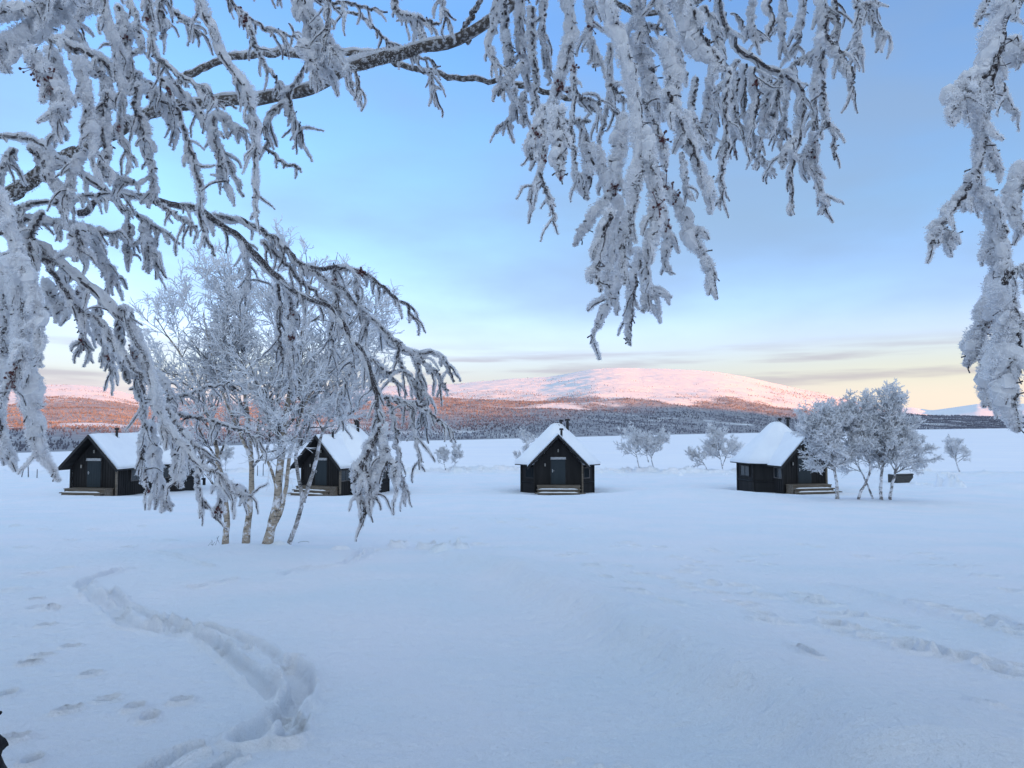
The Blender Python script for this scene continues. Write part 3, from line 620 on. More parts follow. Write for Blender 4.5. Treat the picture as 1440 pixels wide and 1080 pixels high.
frost_tree('birch_tree', [stem_px((345, 771), [(349, 735), (352, 700), (355, 655), (350, 610), (346, 560), (345, 510), (342, 450), (335, 390), (325, 335)], None),
                          stem_px(None, [(351, 640), (330, 590), (310, 530), (295, 460), (285, 390)], 15.3)], 'straight birch, second trunk from the left of the clump', 'tree', GB, M_BIRCH, [.085, .035], 2.0, (18, 9, 7, 2), .0088, up=.06, t0=.28)
t3 = [stem_px((375, 773), [(383, 735), (389, 700), (394, 660), (398, 620), (402, 575), (410, 520), (422, 450), (432, 380), (440, 330), (445, 305)], None)]
d3 = float(t3[0][1] @ CF)
t3 += [stem_px(None, [(381, 745), (393, 730), (400, 705), (404, 670), (410, 630), (425, 570), (450, 500), (480, 440), (500, 400)], d3), stem_px(None, [(390, 695), (382, 660), (366, 630), (362, 590), (372, 540), (385, 470), (390, 400)], d3)]
frost_tree('birch_tree', t3, 'thickest birch of the clump, forking low above the snow, tallest crown', 'tree', GB, M_BIRCH, [.112, .055, .035], 2.0, (18, 9, 7, 2), .0088, up=.07, t0=.33)
t4 = [stem_px((404, 768), [(415, 745), (424, 720), (425, 700), (420, 672), (416, 645), (424, 600), (440, 550), (460, 500), (490, 465), (520, 445)], None)]
d4 = float(t4[0][1] @ CF)
t4 += [stem_px(None, [(425, 705), (434, 685), (442, 660), (447, 635), (452, 610), (470, 570), (500, 530), (530, 500)], d4)]
frost_tree('birch_tree', t4, 'thin white barked birch at the right of the clump, leaning right', 'tree', GB, M_BIRCHW, [.06, .055], 1.7, (16, 8, 7, 2), .0088, up=.06, t0=.40)

GR = 'bushy frosted trees beside the right cabin'
def rt(bases, lab, reach, rb, m=M_GREY, lv=(16, 9, 8, 3), t0=.3, tw=.0155, grp=GR, name='frosted_tree', up=.05, bot=0., spread=(.5, 1.15)):
    st = []
    d = None
    for b, pts in bases:
        if b: s_ = stem_px(b, pts, None); d = float(s_[1] @ CF)
        else: s_ = stem_px(None, pts, d)
        st.append(s_)
    return frost_tree(name, st, lab, 'tree', grp, m, rb, reach, lv, tw, up, t0=t0, spread=spread, bot=bot)
rt([((1177, 703), [(1177, 680), (1172, 655), (1165, 630), (1160, 605), (1162, 585)]), (None, [(1172, 660), (1155, 640), (1145, 615), (1150, 590)])], 'bushy white tree right in front of the cabin steps, pale upright trunk', 2.15, [.11, .06], M_BIRCHW, lv=(26, 10, 9, 3), bot=-.02)
rt([((1206, 703), [(1214, 685), (1224, 665), (1222, 640), (1215, 615), (1208, 590), (1205, 570)]), ((1228, 702), [(1220, 682), (1212, 665), (1200, 645), (1192, 615), (1188, 590)])], 'frosted tree with two crossing curved stems, left of the tallest one', 2.2, [.09, .06], lv=(24, 10, 9, 3), bot=-.02)
rt([((1239, 703), [(1238, 685), (1241, 660), (1242, 630), (1245, 600), (1248, 565)])], 'tallest frosted tree beside the right cabin, straight single trunk', 1.9, [.10], lv=(40, 10, 9, 3), bot=-.02)
rt([((1251, 703), [(1254, 685), (1260, 660), (1262, 630), (1268, 600), (1262, 575)]), (None, [(1258, 665), (1268, 650), (1282, 640), (1292, 632)])], 'frosted tree at the right end of the group, low boughs spreading right', 1.7, [.09, .05], lv=(20, 10, 8, 3), bot=-.02)
GK = 'small frosted trees along the lake bank'
bk = [([((627, 662), [(624, 650), (622, 640), (624, 632)])], 'small rounded bank tree, left of the pair beyond the snow field', 1.0, [.06]),
      ([((640, 661), [(640, 650), (642, 638), (642, 628)])], 'small narrow bank tree, right of the pair beyond the snow field', .9, [.05]),
      ([((898, 661), [(896, 645), (892, 625), (890, 605)])], 'upright white bank tree, left of two between the middle and right cabins', 1.9, [.08]),
      ([((918, 662), [(916, 645), (920, 630), (928, 618)]), (None, [(912, 650), (908, 635), (908, 622)])], 'bushy frosted bank tree spreading right of the upright white one', 1.7, [.08, .06]),
      ([((994, 662), [(990, 652), (984, 645), (974, 636)])], 'low sparse bank shrub leaning left', 1.2, [.07]),
      ([((1015, 662), [(1014, 648), (1010, 630), (1012, 612)]), (None, [(1016, 655), (1022, 640), (1030, 625)])], 'full rounded frosted bank tree just left of the right cabin', 1.9, [.08, .07]),
      ([((1346, 670), [(1346, 655), (1344, 645), (1346, 632), (1345, 622)])], 'lone small frosted tree on the bank at far right', 1.5, [.10]),
      ([((741, 655), [(741, 640), (740, 625), (738, 615)])], 'pale frosted shrub peeping out left of the middle cabin roof', 1.3, [.06]),
      ([((319, 655), [(318, 645), (320, 636)])], 'tiny pale shrub on the bank behind the birch trunks', 1.2, [.05])]
for a_ in bk: rt(a_[0], a_[1], a_[2] * 1.35, a_[3], lv=(18, 9, 8, 2), tw=.024, grp=GK, t0=.3)

# ------------------------------------------------------------------ the big rimed tree overhead
TRACE = {}
def T_(g, d, fr, cr, pts, d2=None, side=None):
    """branch group g: depth d(->d2) m, rime half width fr px, wood half width cr px, traced points"""
    TRACE.setdefault(g, []).append((d, d2 or d, fr, cr, pts, side))
# limbs: bare dark bark on the underside
T_('limb', 3.0, 7, 12, [(-420, 560), (-200, 400), (-40, 297), (0, 280), (30, 262), (68, 237), (110, 215)], 3.0)
T_('limb', 3.0, 6, 7, [(110, 215), (150, 196), (210, 155), (290, 145), (350, 141), (415, 133), (455, 118), (500, 92), (540, 76), (610, 68), (665, 55), (700, 20), (760, -25), (900, -45), (1120, -60), (1300, -80), (1470, -90)], 2.2)
T_('limb', 3.1, 5, 4.5, [(225, 150), (265, 105), (280, 97), (315, 84), (370, 73), (425, 78), (480, 75), (540, 73), (600, 70)], 3.0)
T_('limb', 3.0, 3, 3.6, [(540, 75), (558, 88), (590, 98), (640, 110), (695, 115), (740, 122), (800, 137), (845, 155)], 2.6)
T_('limb', 2.7, 2, 3.5, [(660, 60), (650, 45), (665, 20), (680, -10), (690, -50)], 2.4)
T_('limb', 2.6, 3, 4, [(1440, -70), (1200, -60), (1050, -30), (960, 5), (915, 22), (870, 10), (820, -20)], 2.4)
# long boughs sweeping down to the right from the left edge
D = 'bough'
T_(D, 3.0, 7, 4.5, [(110, 300), (165, 270), (185, 275), (225, 281), (270, 292), (292, 301), (335, 335), (379, 374), (400, 400), (424, 417), (465, 429), (483, 460), (507, 492), (525, 520), (528, 555), (535, 600), (530, 620), (515, 640), (508, 660)], 2.8)
T_(D, 3.0, 7, 3.2, [(300, 303), (345, 312), (385, 332), (415, 362), (431, 377), (472, 374), (507, 381), (542, 405), (570, 430), (583, 449)])
T_(D, 3.0, 9, 2.6, [(431, 378), (455, 391), (480, 405), (493, 419), (528, 453), (550, 475), (570, 492), (590, 500), (611, 495), (625, 505), (639, 537)])
T_(D, 3.0, 5, 1.8, [(560, 488), (559, 506), (577, 533), (590, 558), (596, 590)])
T_(D, 3.0, 5, 2, [(585, 500), (600, 515), (615, 525), (630, 550)])
T_(D, 3.0, 4, 1.5, [(590, 505), (588, 530), (600, 560), (597, 600)])
T_(D, 3.0, 5, 1.8, [(508, 495), (535, 516), (559, 540)])
T_(D, 2.9, 6, 1.6, [(533, 560), (560, 562), (590, 568), (615, 590), (640, 608)])
T_(D, 2.9, 4, 1.4, [(560, 562), (580, 580), (583, 610), (592, 655)])
T_(D, 2.9, 5, 1.6, [(545, 562), (555, 590), (560, 630), (563, 660), (568, 695)])
T_(D, 2.8, 9, 2.4, [(536, 602), (517, 637), (513, 656), (521, 677), (519, 706), (507, 735)])
T_(D, 2.8, 8, 2, [(538, 600), (540, 629), (540, 647), (528, 664), (526, 700), (520, 720)])
T_(D, 2.8, 8, 1.6, [(540, 640), (555, 655), (558, 690)])
T_(D, 2.8, 8, 1.6, [(513, 645), (500, 660), (500, 690), (512, 715)])
T_(D, 3.0, 5, 2, [(390, 385), (395, 430), (392, 470), (398, 510)]); T_(D, 3.0, 7, 2, [(405, 400), (412, 450), (405, 500), (410, 560)])
T_(D, 3.0, 6, 1.8, [(340, 340), (350, 380), (345, 430)]); T_(D, 3.0, 6, 1.8, [(470, 380), (475, 420), (468, 460), (470, 500)])
T_(D, 3.0, 5, 1.8, [(505, 381), (500, 410), (510, 440), (515, 480)]); T_(D, 3.0, 4, 1.6, [(500, 500), (490, 530), (475, 560), (478, 600)])
T_(D, 3.0, 6, 1.8, [(370, 340), (410, 380), (450, 420), (480, 440)]);
# left lower bough
E = 'bough.left'
T_(E, 2.5, 10, 3.2, [(-30, 290), (10, 318), (30, 330), (63, 357), (110, 393), (160, 437), (187, 473), (207, 507), (213, 557), (231, 602), (256, 625), (277, 654), (306, 664), (322, 675), (327, 693)], 2.3)
T_(E, 2.5, 8, 3, [(50, 350), (75, 385), (100, 425), (118, 440), (140, 452), (165, 490), (190, 520), (205, 560)])
T_(E, 2.4, 15, 2, [(212, 600), (214, 630), (219, 660), (227, 690), (241, 718)]); T_(E, 2.4, 12, 2, [(248, 615), (252, 654), (254, 685)])
T_(E, 2.4, 7, 2, [(277, 654), (281, 695), (291, 716)]); T_(E, 2.4, 7, 1.5, [(322, 680), (335, 692), (352, 700)]); T_(E, 2.4, 8, 2, [(315, 672), (312, 700), (304, 732)])
T_(E, 2.5, 5, 2, [(225, 580), (260, 585), (300, 592), (340, 605), (370, 620)]); T_(E, 2.5, 5, 2, [(215, 565), (250, 560), (290, 545), (320, 540)])
T_(E, 2.5, 6, 2, [(215, 570), (235, 575), (250, 600), (285, 640), (300, 650)]); T_(E, 2.5, 6, 1.5, [(160, 437), (175, 435), (185, 440)])
T_(E, 2.5, 9, 2, [(110, 407), (113, 453), (117, 490)]); T_(E, 2.5, 9, 2, [(135, 430), (140, 470), (155, 500), (158, 535)]); T_(E, 2.5, 8, 2, [(165, 455), (170, 500), (180, 540)])
T_(E, 2.5, 9, 1.8, [(67, 397), (80, 427), (97, 440)]); T_(E, 2.5, 7, 1.8, [(43, 380), (57, 427), (87, 442)]); T_(E, 2.4, 8, 2.2, [(-10, 415), (0, 423), (20, 437), (67, 443)])
T_(E, 2.5, 10, 2, [(205, 520), (235, 540), (240, 580)]); T_(E, 2.4, 10, 2, [(190, 490), (195, 530), (200, 570), (207, 610)])
T_(E, 2.4, 8, 2, [(205, 600), (200, 640), (208, 690)]); T_(E, 2.5, 9, 2, [(90, 375), (95, 405), (90, 420)])
# heavy rime at the left edge
G = 'hanging_branch.edge'
T_(G, 1.8, 17, 3, [(-30, 250), (5, 290), (22, 350), (30, 420), (33, 480), (38, 522), (43, 584), (52, 626), (69, 657), (84, 675)])
T_(G, 1.8, 16, 3, [(-40, 330), (0, 370), (8, 430), (5, 500), (2, 570), (-5, 640)]); T_(G, 1.8, 14, 2, [(20, 360), (45, 400), (55, 450), (52, 490), (58, 515)])
T_(G, 1.8, 11, 2, [(30, 480), (20, 530), (0, 560)]); T_(G, 1.8, 12, 2, [(15, 380), (30, 450), (20, 520)]); T_(G, 1.8, 12, 2, [(-20, 560), (0, 590), (5, 640)])
# upper left tangle
U_ = 'hanging_branch.tangle'
T_(U_, 2.2, 7, 2.2, [(140, -60), (147, 0), (160, 60), (167, 100), (173, 127), (170, 160), (163, 187), (173, 207), (190, 222)])
T_(U_, 2.2, 5, 2.6, [(205, -60), (210, 20), (213, 50), (220, 83), (253, 107), (287, 123), (310, 147), (333, 152)])
T_(U_, 2.3, 6, 2.2, [(215, 90), (233, 123), (253, 160), (263, 200), (277, 240), (283, 267), (283, 320), (303, 360)])
T_(U_, 2.3, 9, 2, [(240, 110), (260, 133), (287, 167), (310, 207), (333, 250), (343, 277)])
T_(U_, 1.9, 12, 2, [(262, -60), (280, 0), (293, 33), (310, 80), (333, 107), (350, 140), (358, 187), (358, 233), (360, 283), (364, 300)])
T_(U_, 2.6, 5, 2.2, [(445, 66), (440, 77), (423, 107), (407, 130), (383, 160), (370, 187), (375, 205), (385, 220), (400, 230), (423, 238)])
T_(U_, 2.6, 6, 1.6, [(405, 133), (413, 163), (423, 183), (421, 200)]); T_(U_, 2.6, 5, 1.8, [(345, 20), (350, 43), (360, 67), (377, 97), (397, 123)])
T_(U_, 2.5, 4, 2.2, [(300, -40), (320, 0), (347, 23), (373, 40), (417, 53)]); T_(U_, 2.5, 4, 2.2, [(460, -50), (461, 0), (463, 27), (457, 53), (470, 80), (500, 100), (507, 133)])
T_(U_, 2.2, 15, 2, [(405, -50), (425, 0), (437, 40), (455, 80), (465, 112)]); T_(U_, 2.3, 11, 2, [(440, 30), (460, 60), (480, 90), (495, 120)])
T_(U_, 2.3, 12, 2, [(430, 60), (445, 90), (445, 120)]); T_(U_, 2.6, 3, 2, [(340, -30), (440, 0), (490, 5), (545, 17)]); T_(U_, 2.6, 3.5, 2, [(470, 12), (510, 22), (530, 45), (560, 70), (600, 83), (620, 93)])
T_(U_, 2.6, 6, 2, [(550, -50), (556, 5), (562, 18), (590, 27), (620, 33)]); T_(U_, 2.6, 7, 1.5, [(575, 20), (590, 35), (597, 60)]); T_(U_, 2.6, 5, 1.5, [(625, -40), (622, 10), (632, 33)])
T_(U_, 2.6, 4, 1.4, [(604, 100), (608, 115), (608, 133)])
T_(U_, 1.8, 25, 3, [(-60, 90), (-10, 75), (25, 55), (60, 30), (90, -10), (120, -50)]); T_(U_, 1.8, 17, 2, [(-40, 20), (20, 15), (60, 5), (100, -30)])
T_(U_, 2.0, 9, 3, [(20, 40), (57, 50), (117, 73), (160, 97), (207, 123), (233, 147), (262, 150)]); T_(U_, 2.1, 16, 2, [(70, 70), (85, 110), (82, 150), (80, 200)])
T_(U_, 2.1, 12, 2, [(108, 80), (120, 130), (128, 180), (132, 235)]); T_(U_, 2.0, 14, 2, [(40, 70), (60, 100), (95, 140), (75, 170)])
T_(U_, 2.2, 9, 2.2, [(-20, 188), (0, 190), (45, 196), (60, 207), (95, 232), (133, 257), (173, 293), (207, 310), (253, 343)]); T_(U_, 2.2, 7, 2, [(-20, 310), (0, 303), (50, 286), (83, 283), (137, 275), (170, 270)])
T_(U_, 2.3, 9, 2, [(0, 330), (20, 310), (63, 313), (110, 323), (167, 330)]); T_(U_, 2.3, 12, 1.8, [(108, 325), (112, 340), (107, 355)]); T_(U_, 2.3, 13, 1.8, [(133, 327), (143, 367), (155, 385), (163, 396)])
T_(U_, 2.3, 9, 1.8, [(183, 318), (180, 345), (179, 363)]); T_(U_, 2.3, 9, 1.8, [(200, 322), (207, 350), (218, 374)]); T_(U_, 2.3, 5, 2, [(217, 283), (247, 303), (277, 320)])
T_(U_, 2.3, 8, 2, [(175, 165), (193, 180), (207, 213), (213, 240), (217, 267), (210, 293)]); T_(U_, 2.3, 7, 1.8, [(143, 245), (165, 252), (190, 256)]); T_(U_, 2.3, 9, 2, [(193, 120), (188, 150), (200, 180), (205, 200)])
T_(U_, 2.1, 11, 2, [(150, 130), (140, 180), (150, 215), (145, 250)]); T_(U_, 2.1, 10, 2, [(40, 210), (65, 225), (60, 250), (85, 262)]); T_(U_, 2.1, 9, 2, [(120, 210), (100, 245), (98, 280), (85, 300)])
T_(U_, 2.2, 8, 1.8, [(180, 0), (195, 30), (200, 70), (180, 80)]); T_(U_, 2.2, 8, 1.8, [(235, -30), (225, 15), (235, 30), (228, 55)]); T_(U_, 2.2, 10, 1.8, [(165, 10), (180, 45), (175, 80), (190, 110)])
T_(U_, 2.4, 6, 1.6, [(240, 15), (262, 30), (280, 50)]); T_(U_, 2.4, 8, 1.6, [(235, 140), (240, 165), (247, 180)]); T_(U_, 2.4, 8, 1.6, [(300, 165), (302, 190), (320, 265)]); T_(U_, 2.4, 8, 1.6, [(310, 160), (335, 185), (345, 190)])
T_(U_, 2.3, 14, 2, [(100, 60), (105, 30), (125, 5), (150, -30)]); T_(U_, 2.2, 10, 2, [(120, 90), (145, 110), (160, 140)]); T_(U_, 2.3, 9, 2, [(60, 300), (45, 330), (40, 370)]); T_(U_, 2.3, 9, 2, [(20, 210), (0, 240), (-10, 250)])
# curtain in the middle
C_ = 'hanging_branch.curtain'
T_(C_, 1.9, 13, 3, [(840, -80), (857, 0), (870, 40), (880, 67), (890, 100), (897, 133), (900, 163), (906, 200), (900, 245), (888, 300), (880, 350), (878, 400)], side=1)
T_(C_, 2.1, 7, 2.2, [(858, 60), (858, 103), (857, 140), (847, 180), (840, 213)]); T_(C_, 2.1, 4, 1.8, [(857, 120), (868, 132), (880, 142)]); T_(C_, 2.1, 4, 1.8, [(856, 145), (865, 157), (875, 166)])
T_(C_, 1.9, 14, 2.4, [(877, 163), (878, 200), (870, 233), (857, 283), (835, 305), (818, 328), (806, 345)]); T_(C_, 1.9, 13, 2, [(907, 187), (917, 233), (923, 267), (922, 320), (912, 360), (905, 395)])
T_(C_, 1.9, 13, 2.4, [(915, 235), (930, 258), (957, 283), (973, 327), (990, 355), (1003, 380), (1006, 392)]); T_(C_, 2.0, 13, 2.2, [(940, 130), (953, 163), (973, 207), (990, 247), (1000, 275)])
T_(C_, 1.9, 10, 2, [(880, 350), (868, 400), (845, 450), (832, 482)]); T_(C_, 1.9, 10, 2, [(905, 350), (895, 400), (888, 440), (886, 486)]); T_(C_, 1.9, 12, 2, [(860, 300), (845, 350), (838, 390), (845, 410)])
T_(C_, 1.9, 12, 2, [(870, 280), (868, 330), (855, 380), (860, 430)]); T_(C_, 1.9, 12, 2, [(930, 290), (940, 330), (935, 370), (945, 385)]); T_(C_, 1.9, 9, 2, [(905, 380), (915, 410), (905, 440)])
T_(C_, 1.9, 17, 2.4, [(795, -80), (800, 0), (807, 50), (790, 107), (778, 147), (766, 187), (762, 225), (758, 245)]); T_(C_, 1.9, 4, 1.6, [(760, 245), (752, 262), (743, 280)]); T_(C_, 1.9, 3, 1.8, [(760, 245), (770, 275), (781, 307)])
T_(C_, 1.9, 14, 2, [(783, 155), (787, 207), (788, 252)]); T_(C_, 1.9, 13, 2, [(770, 150), (752, 190), (748, 225)]); T_(C_, 2.2, 8, 2, [(690, -60), (700, 0), (693, 45), (683, 60), (697, 88), (712, 98)])
T_(C_, 2.2, 9, 2, [(725, -60), (733, 0), (730, 50), (737, 83), (741, 110), (757, 147)]); T_(C_, 2.2, 9, 2, [(767, -60), (767, 0), (763, 40), (773, 93), (770, 120)])
T_(C_, 2.2, 7, 2, [(737, 90), (717, 110), (700, 132)]); T_(C_, 2.2, 8, 1.8, [(737, 130), (737, 180)]); T_(C_, 2.2, 7, 1.8, [(723, 125), (722, 165), (707, 176)])
T_(C_, 2.2, 4, 1.8, [(807, 95), (810, 133), (803, 187), (810, 233), (814, 258)]); T_(C_, 2.2, 4, 2.2, [(800, 125), (807, 133), (825, 140), (845, 148)]); T_(C_, 2.2, 3, 2.2, [(812, 140), (828, 147), (842, 158)]); T_(C_, 2.2, 3, 1.6, [(792, 173), (830, 170)])
T_(C_, 2.2, 10, 2, [(830, -60), (835, 0), (830, 50), (845, 90), (835, 95)]); T_(C_, 2.2, 10, 2, [(710, 0), (712, 40), (720, 80), (715, 105)]); T_(C_, 2.2, 8, 2, [(750, 10), (748, 60), (755, 110), (748, 160)])
T_(C_, 2.1, 12, 2, [(825, 190), (835, 230), (820, 265), (828, 280)]); T_(C_, 2.0, 12, 2, [(840, 210), (850, 250), (860, 280)]); T_(C_, 2.0, 10, 2, [(905, 140), (925, 180), (935, 215), (938, 235)])
T_(C_, 2.2, 7, 2, [(907, 50), (930, 62), (953, 77), (965, 110)]); T_(C_, 2.0, 13, 2.4, [(925, -60), (930, 0), (940, 27), (950, 50), (960, 80)]); T_(C_, 1.9, 18, 2.6, [(950, -60), (967, 0), (987, 43), (1000, 67), (1020, 100)])
T_(C_, 2.2, 7, 2, [(885, 37), (910, 36), (933, 40)]); T_(C_, 2.0, 16, 2.2, [(900, 60), (915, 100), (925, 140), (930, 160)]); T_(C_, 2.0, 14, 2.2, [(940, 60), (950, 110), (945, 160)])
T_(C_, 2.2, 12, 2, [(890, -30), (900, 20), (905, 60)]); T_(C_, 2.0, 9, 2, [(970, 160), (985, 190), (1000, 215)]); T_(C_, 2.1, 5, 1.6, [(960, 215), (965, 250), (965, 277)])
# finer curtain, upper right
K = 'hanging_branch.fine'
T_(K, 2.6, 8, 2.6, [(1000, -60), (1010, 7), (1023, 43), (1043, 73), (1073, 90), (1103, 107), (1127, 117), (1133, 133), (1130, 167), (1123, 200), (1113, 233), (1114, 270), (1113, 303)])
T_(K, 2.6, 11, 2.4, [(1155, -60), (1160, 0), (1163, 27), (1160, 60), (1153, 100), (1147, 150), (1143, 187)]); T_(K, 2.6, 7, 2, [(1143, 187), (1143, 213), (1150, 253), (1158, 280), (1162, 298)])
T_(K, 2.6, 7, 2, [(1163, 50), (1172, 62), (1187, 80), (1200, 103), (1199, 130)]); T_(K, 2.6, 6, 2, [(1195, -50), (1207, 0), (1227, 27), (1250, 50)]); T_(K, 2.6, 5, 1.6, [(1210, 20), (1208, 50), (1206, 80)])
T_(K, 2.6, 5, 1.6, [(1205, 10), (1220, 5), (1238, 8)]); T_(K, 2.6, 6, 1.8, [(1157, 113), (1160, 167), (1173, 187), (1173, 225)]); T_(K, 2.6, 7, 2, [(1160, 60), (1140, 80), (1117, 90), (1105, 105)]); T_(K, 2.6, 6, 1.8, [(1175, 0), (1180, 40), (1170, 55)])
T_(K, 2.6, 6, 2, [(1080, -40), (1083, 0), (1088, 33), (1077, 57), (1043, 37), (1037, 20)]); T_(K, 2.6, 7, 1.8, [(1103, -30), (1103, 43), (1100, 67)]); T_(K, 2.6, 7, 2, [(1130, -30), (1133, 0), (1127, 37), (1120, 70)])
T_(K, 2.6, 5, 2, [(1040, 85), (1023, 113), (1000, 143), (987, 177), (980, 203)])
for q in [[(1027, 100), (1020, 150), (1023, 200), (1017, 233), (1012, 290)], [(1050, 90), (1047, 150), (1060, 187), (1063, 238)], [(1077, 95), (1077, 150), (1073, 187), (1063, 235)], [(1070, 220), (1080, 232), (1088, 240)],
          [(1100, 105), (1093, 140), (1087, 173)], [(1107, 108), (1103, 157), (1100, 200)], [(1003, 100), (995, 150), (990, 195)], [(1037, 100), (1037, 160), (1033, 218)], [(1060, 95), (1068, 140), (1055, 190)],
          [(1010, 120), (1005, 170), (1000, 210)], [(980, 110), (975, 150), (968, 170)], [(1040, 110), (1030, 140), (1045, 200)], [(1085, 100), (1085, 140), (1075, 165)], [(1120, 195), (1105, 215), (1100, 238)], [(1140, 205), (1130, 225), (1143, 240)],
          [(1020, 20), (1015, 60), (1020, 100)], [(990, 10), (1005, 40), (1010, 70)], [(1060, -10), (1055, 30), (1065, 60)]]:
    T_(K, 2.6, 6, 1.6, q)
# right edge
Rr = 'hanging_branch.right'
T_(Rr, 1.6, 14, 3, [(1440, -90), (1430, -40), (1423, 0), (1417, 33), (1403, 83), (1393, 133), (1387, 183), (1377, 233), (1373, 257)]); T_(Rr, 1.6, 15, 2, [(1402, 90), (1385, 108), (1368, 122), (1352, 142), (1342, 158)])
T_(Rr, 1.6, 11, 2.4, [(1373, 250), (1350, 283), (1332, 308), (1318, 330), (1308, 344)]); T_(Rr, 1.6, 10, 1.6, [(1325, 318), (1335, 325), (1342, 333)]); T_(Rr, 1.6, 14, 3.2, [(1373, 255), (1397, 288), (1412, 323), (1417, 363), (1410, 397)])
T_(Rr, 1.6, 18, 2.6, [(1412, 390), (1400, 430), (1382, 470), (1370, 500), (1358, 514)]); T_(Rr, 1.6, 22, 2.6, [(1410, 400), (1415, 450), (1410, 510), (1395, 550), (1384, 572)]); T_(Rr, 1.6, 24, 2.6, [(1425, 400), (1435, 480), (1428, 560), (1432, 605)])
T_(Rr, 1.6, 9, 2, [(1408, 93), (1410, 123), (1420, 147), (1430, 160)]); T_(Rr, 1.6, 17, 2, [(1410, 75), (1428, 66), (1450, 80)]); T_(Rr, 1.6, 13, 2, [(1450, 230), (1432, 283), (1440, 330)]); T_(Rr, 1.6, 5, 1.6, [(1405, -30), (1390, 0), (1372, 36)])
T_(Rr, 1.6, 11, 2, [(1385, 200), (1398, 225), (1398, 240)]); T_(Rr, 1.6, 9, 2, [(1375, 255), (1362, 285), (1358, 295)]); T_(Rr, 1.6, 3, 3, [(1410, 397), (1425, 380), (1450, 372)]); T_(Rr, 1.6, 14, 2, [(1405, 320), (1395, 350), (1400, 375)]); T_(Rr, 1.6, 5, 2, [(1450, -20), (1432, 5), (1428, 30)])

def rime(A, pts, half, off, dens=1.0, big=1.0, sleeve=True):
    """pts (M,n,3); half (M,n) metres; off (M,3) sideways offset direction"""
    M, n, _ = pts.shape
    c = pts + off[:, None, :] * half[..., None]
    k = 12; t = np.arange(n)[None, :, None] * (44 / max(n, 44)); jj = np.arange(k)[None, None, :]
    sd = rng.uniform(0, 500, (M, 1, 1))
    ca, sa = np.cos(jj * 2 * math.pi / k), np.sin(jj * 2 * math.pi / k)
    mod = 1 + 1.15 * fbm(t * .34 + sd + ca * .8, sd + sa * .8 + t * .05, 3, 70) + rng.normal(0, .09, (M, n, k))
    mod = np.clip(mod, .3, 1.75)
    if sleeve: tubes(A, c, half * .56, k, mod)
    # crystals
    L = np.linalg.norm(np.diff(pts, axis=1), axis=2).sum(1); d = pts[:, :, 1].mean(1).clip(1, 4)
    s = .0024 * d * big; cnt = np.maximum(6, (dens * 2 * math.pi * half.mean(1) * L / (s * s * .9))).astype(int)
    pi = np.repeat(np.arange(M), cnt); Nn = len(pi); x = rng.uniform(0, n - 1.001, Nn); i = x.astype(int); f = (x - i)[:, None]
    pc = c[pi, i] * (1 - f) + c[pi, i + 1] * f; tg = nrm(c[pi, i + 1] - c[pi, i]); h = half[pi, i]; ss = s[pi]
    rd = nrm(np.cross(tg, rng.normal(0, 1, (Nn, 3)))); dr = nrm(rd + tg * rng.normal(0, .5, (Nn, 1)) + rng.normal(0, .45, (Nn, 3)))
    pm = .60 * (1 + .8 * fbm(x * .34 * (44 / max(n, 44)) + sd[pi, 0, 0], sd[pi, 0, 0], 2, 70))
    b = pc + rd * (h * pm * rng.uniform(.45, 1.25, Nn))[:, None]; w_ = nrm(np.cross(dr, rng.normal(0, 1, (Nn, 3)))) * (ss * rng.uniform(.3, .7, Nn))[:, None]
    tip = b + dr * (ss * rng.uniform(1.0, 3.2, Nn))[:, None]
    A.add(np.stack([b - w_, b + w_, tip], 1), np.arange(Nn * 3).reshape(-1, 3))

TP = np.array([-4.3, 1.7, 0.]); tz = float(gz(TP[0], TP[1])); TP[2] = tz
big = tag(empty('rimed_tree', TP), 'large tree whose drooping rime covered branches frame the top of the view', 'tree')
A = Acc(); trunk = resample(np.array([TP + (0, 0, -.3), TP + (.05, 0, .8), TP + (.2, .3, 2.0), TP + (.15, .5, 3.2), TP + (.3, .6, 4.5), TP + (.2, .6, 6.5)]) - TP, 40)
tubes(A, trunk[None], (.20 * (1 - .7 * np.linspace(0, 1, 40)) * (1 + .5 * np.exp(-np.linspace(0, 1, 40) * 14)))[None], 14, 1 + .06 * rng.normal(0, 1, (1, 40, 14))); A.build('trunk', M_BIRCH, big, smooth=True)
A = Acc()
feed = [[TP + (.18, .45, 1.9), P(-420, 560, 3.0)], [TP + (.2, .5, 3.6), P(-150, 100, 3.0), P(100, -120, 2.4), P(300, -110, 2.2), P(600, -130, 2.0), P(840, -100, 1.95), P(1000, -95, 2.2), P(1200, -100, 2.4)],
        [P(600, -130, 2.0), P(900, -160, 1.7), P(1250, -140, 1.6), P(1440, -95, 1.6)], [TP + (.2, .5, 2.6), P(-300, 250, 2.2), P(-40, 200, 1.95), P(-50, 300, 1.85)], [TP + (.2, .5, 2.7), P(-250, 200, 2.5), P(-60, 270, 2.5), P(-30, 290, 2.5)]]
for f_ in feed: tubes(A, (resample(np.array(f_), 40) - TP)[None], np.linspace(.055, .022, 40)[None], 8, 1 + .08 * rng.normal(0, 1, (1, 40, 8)))
A.build('limb', M_BARK, big, smooth=True)
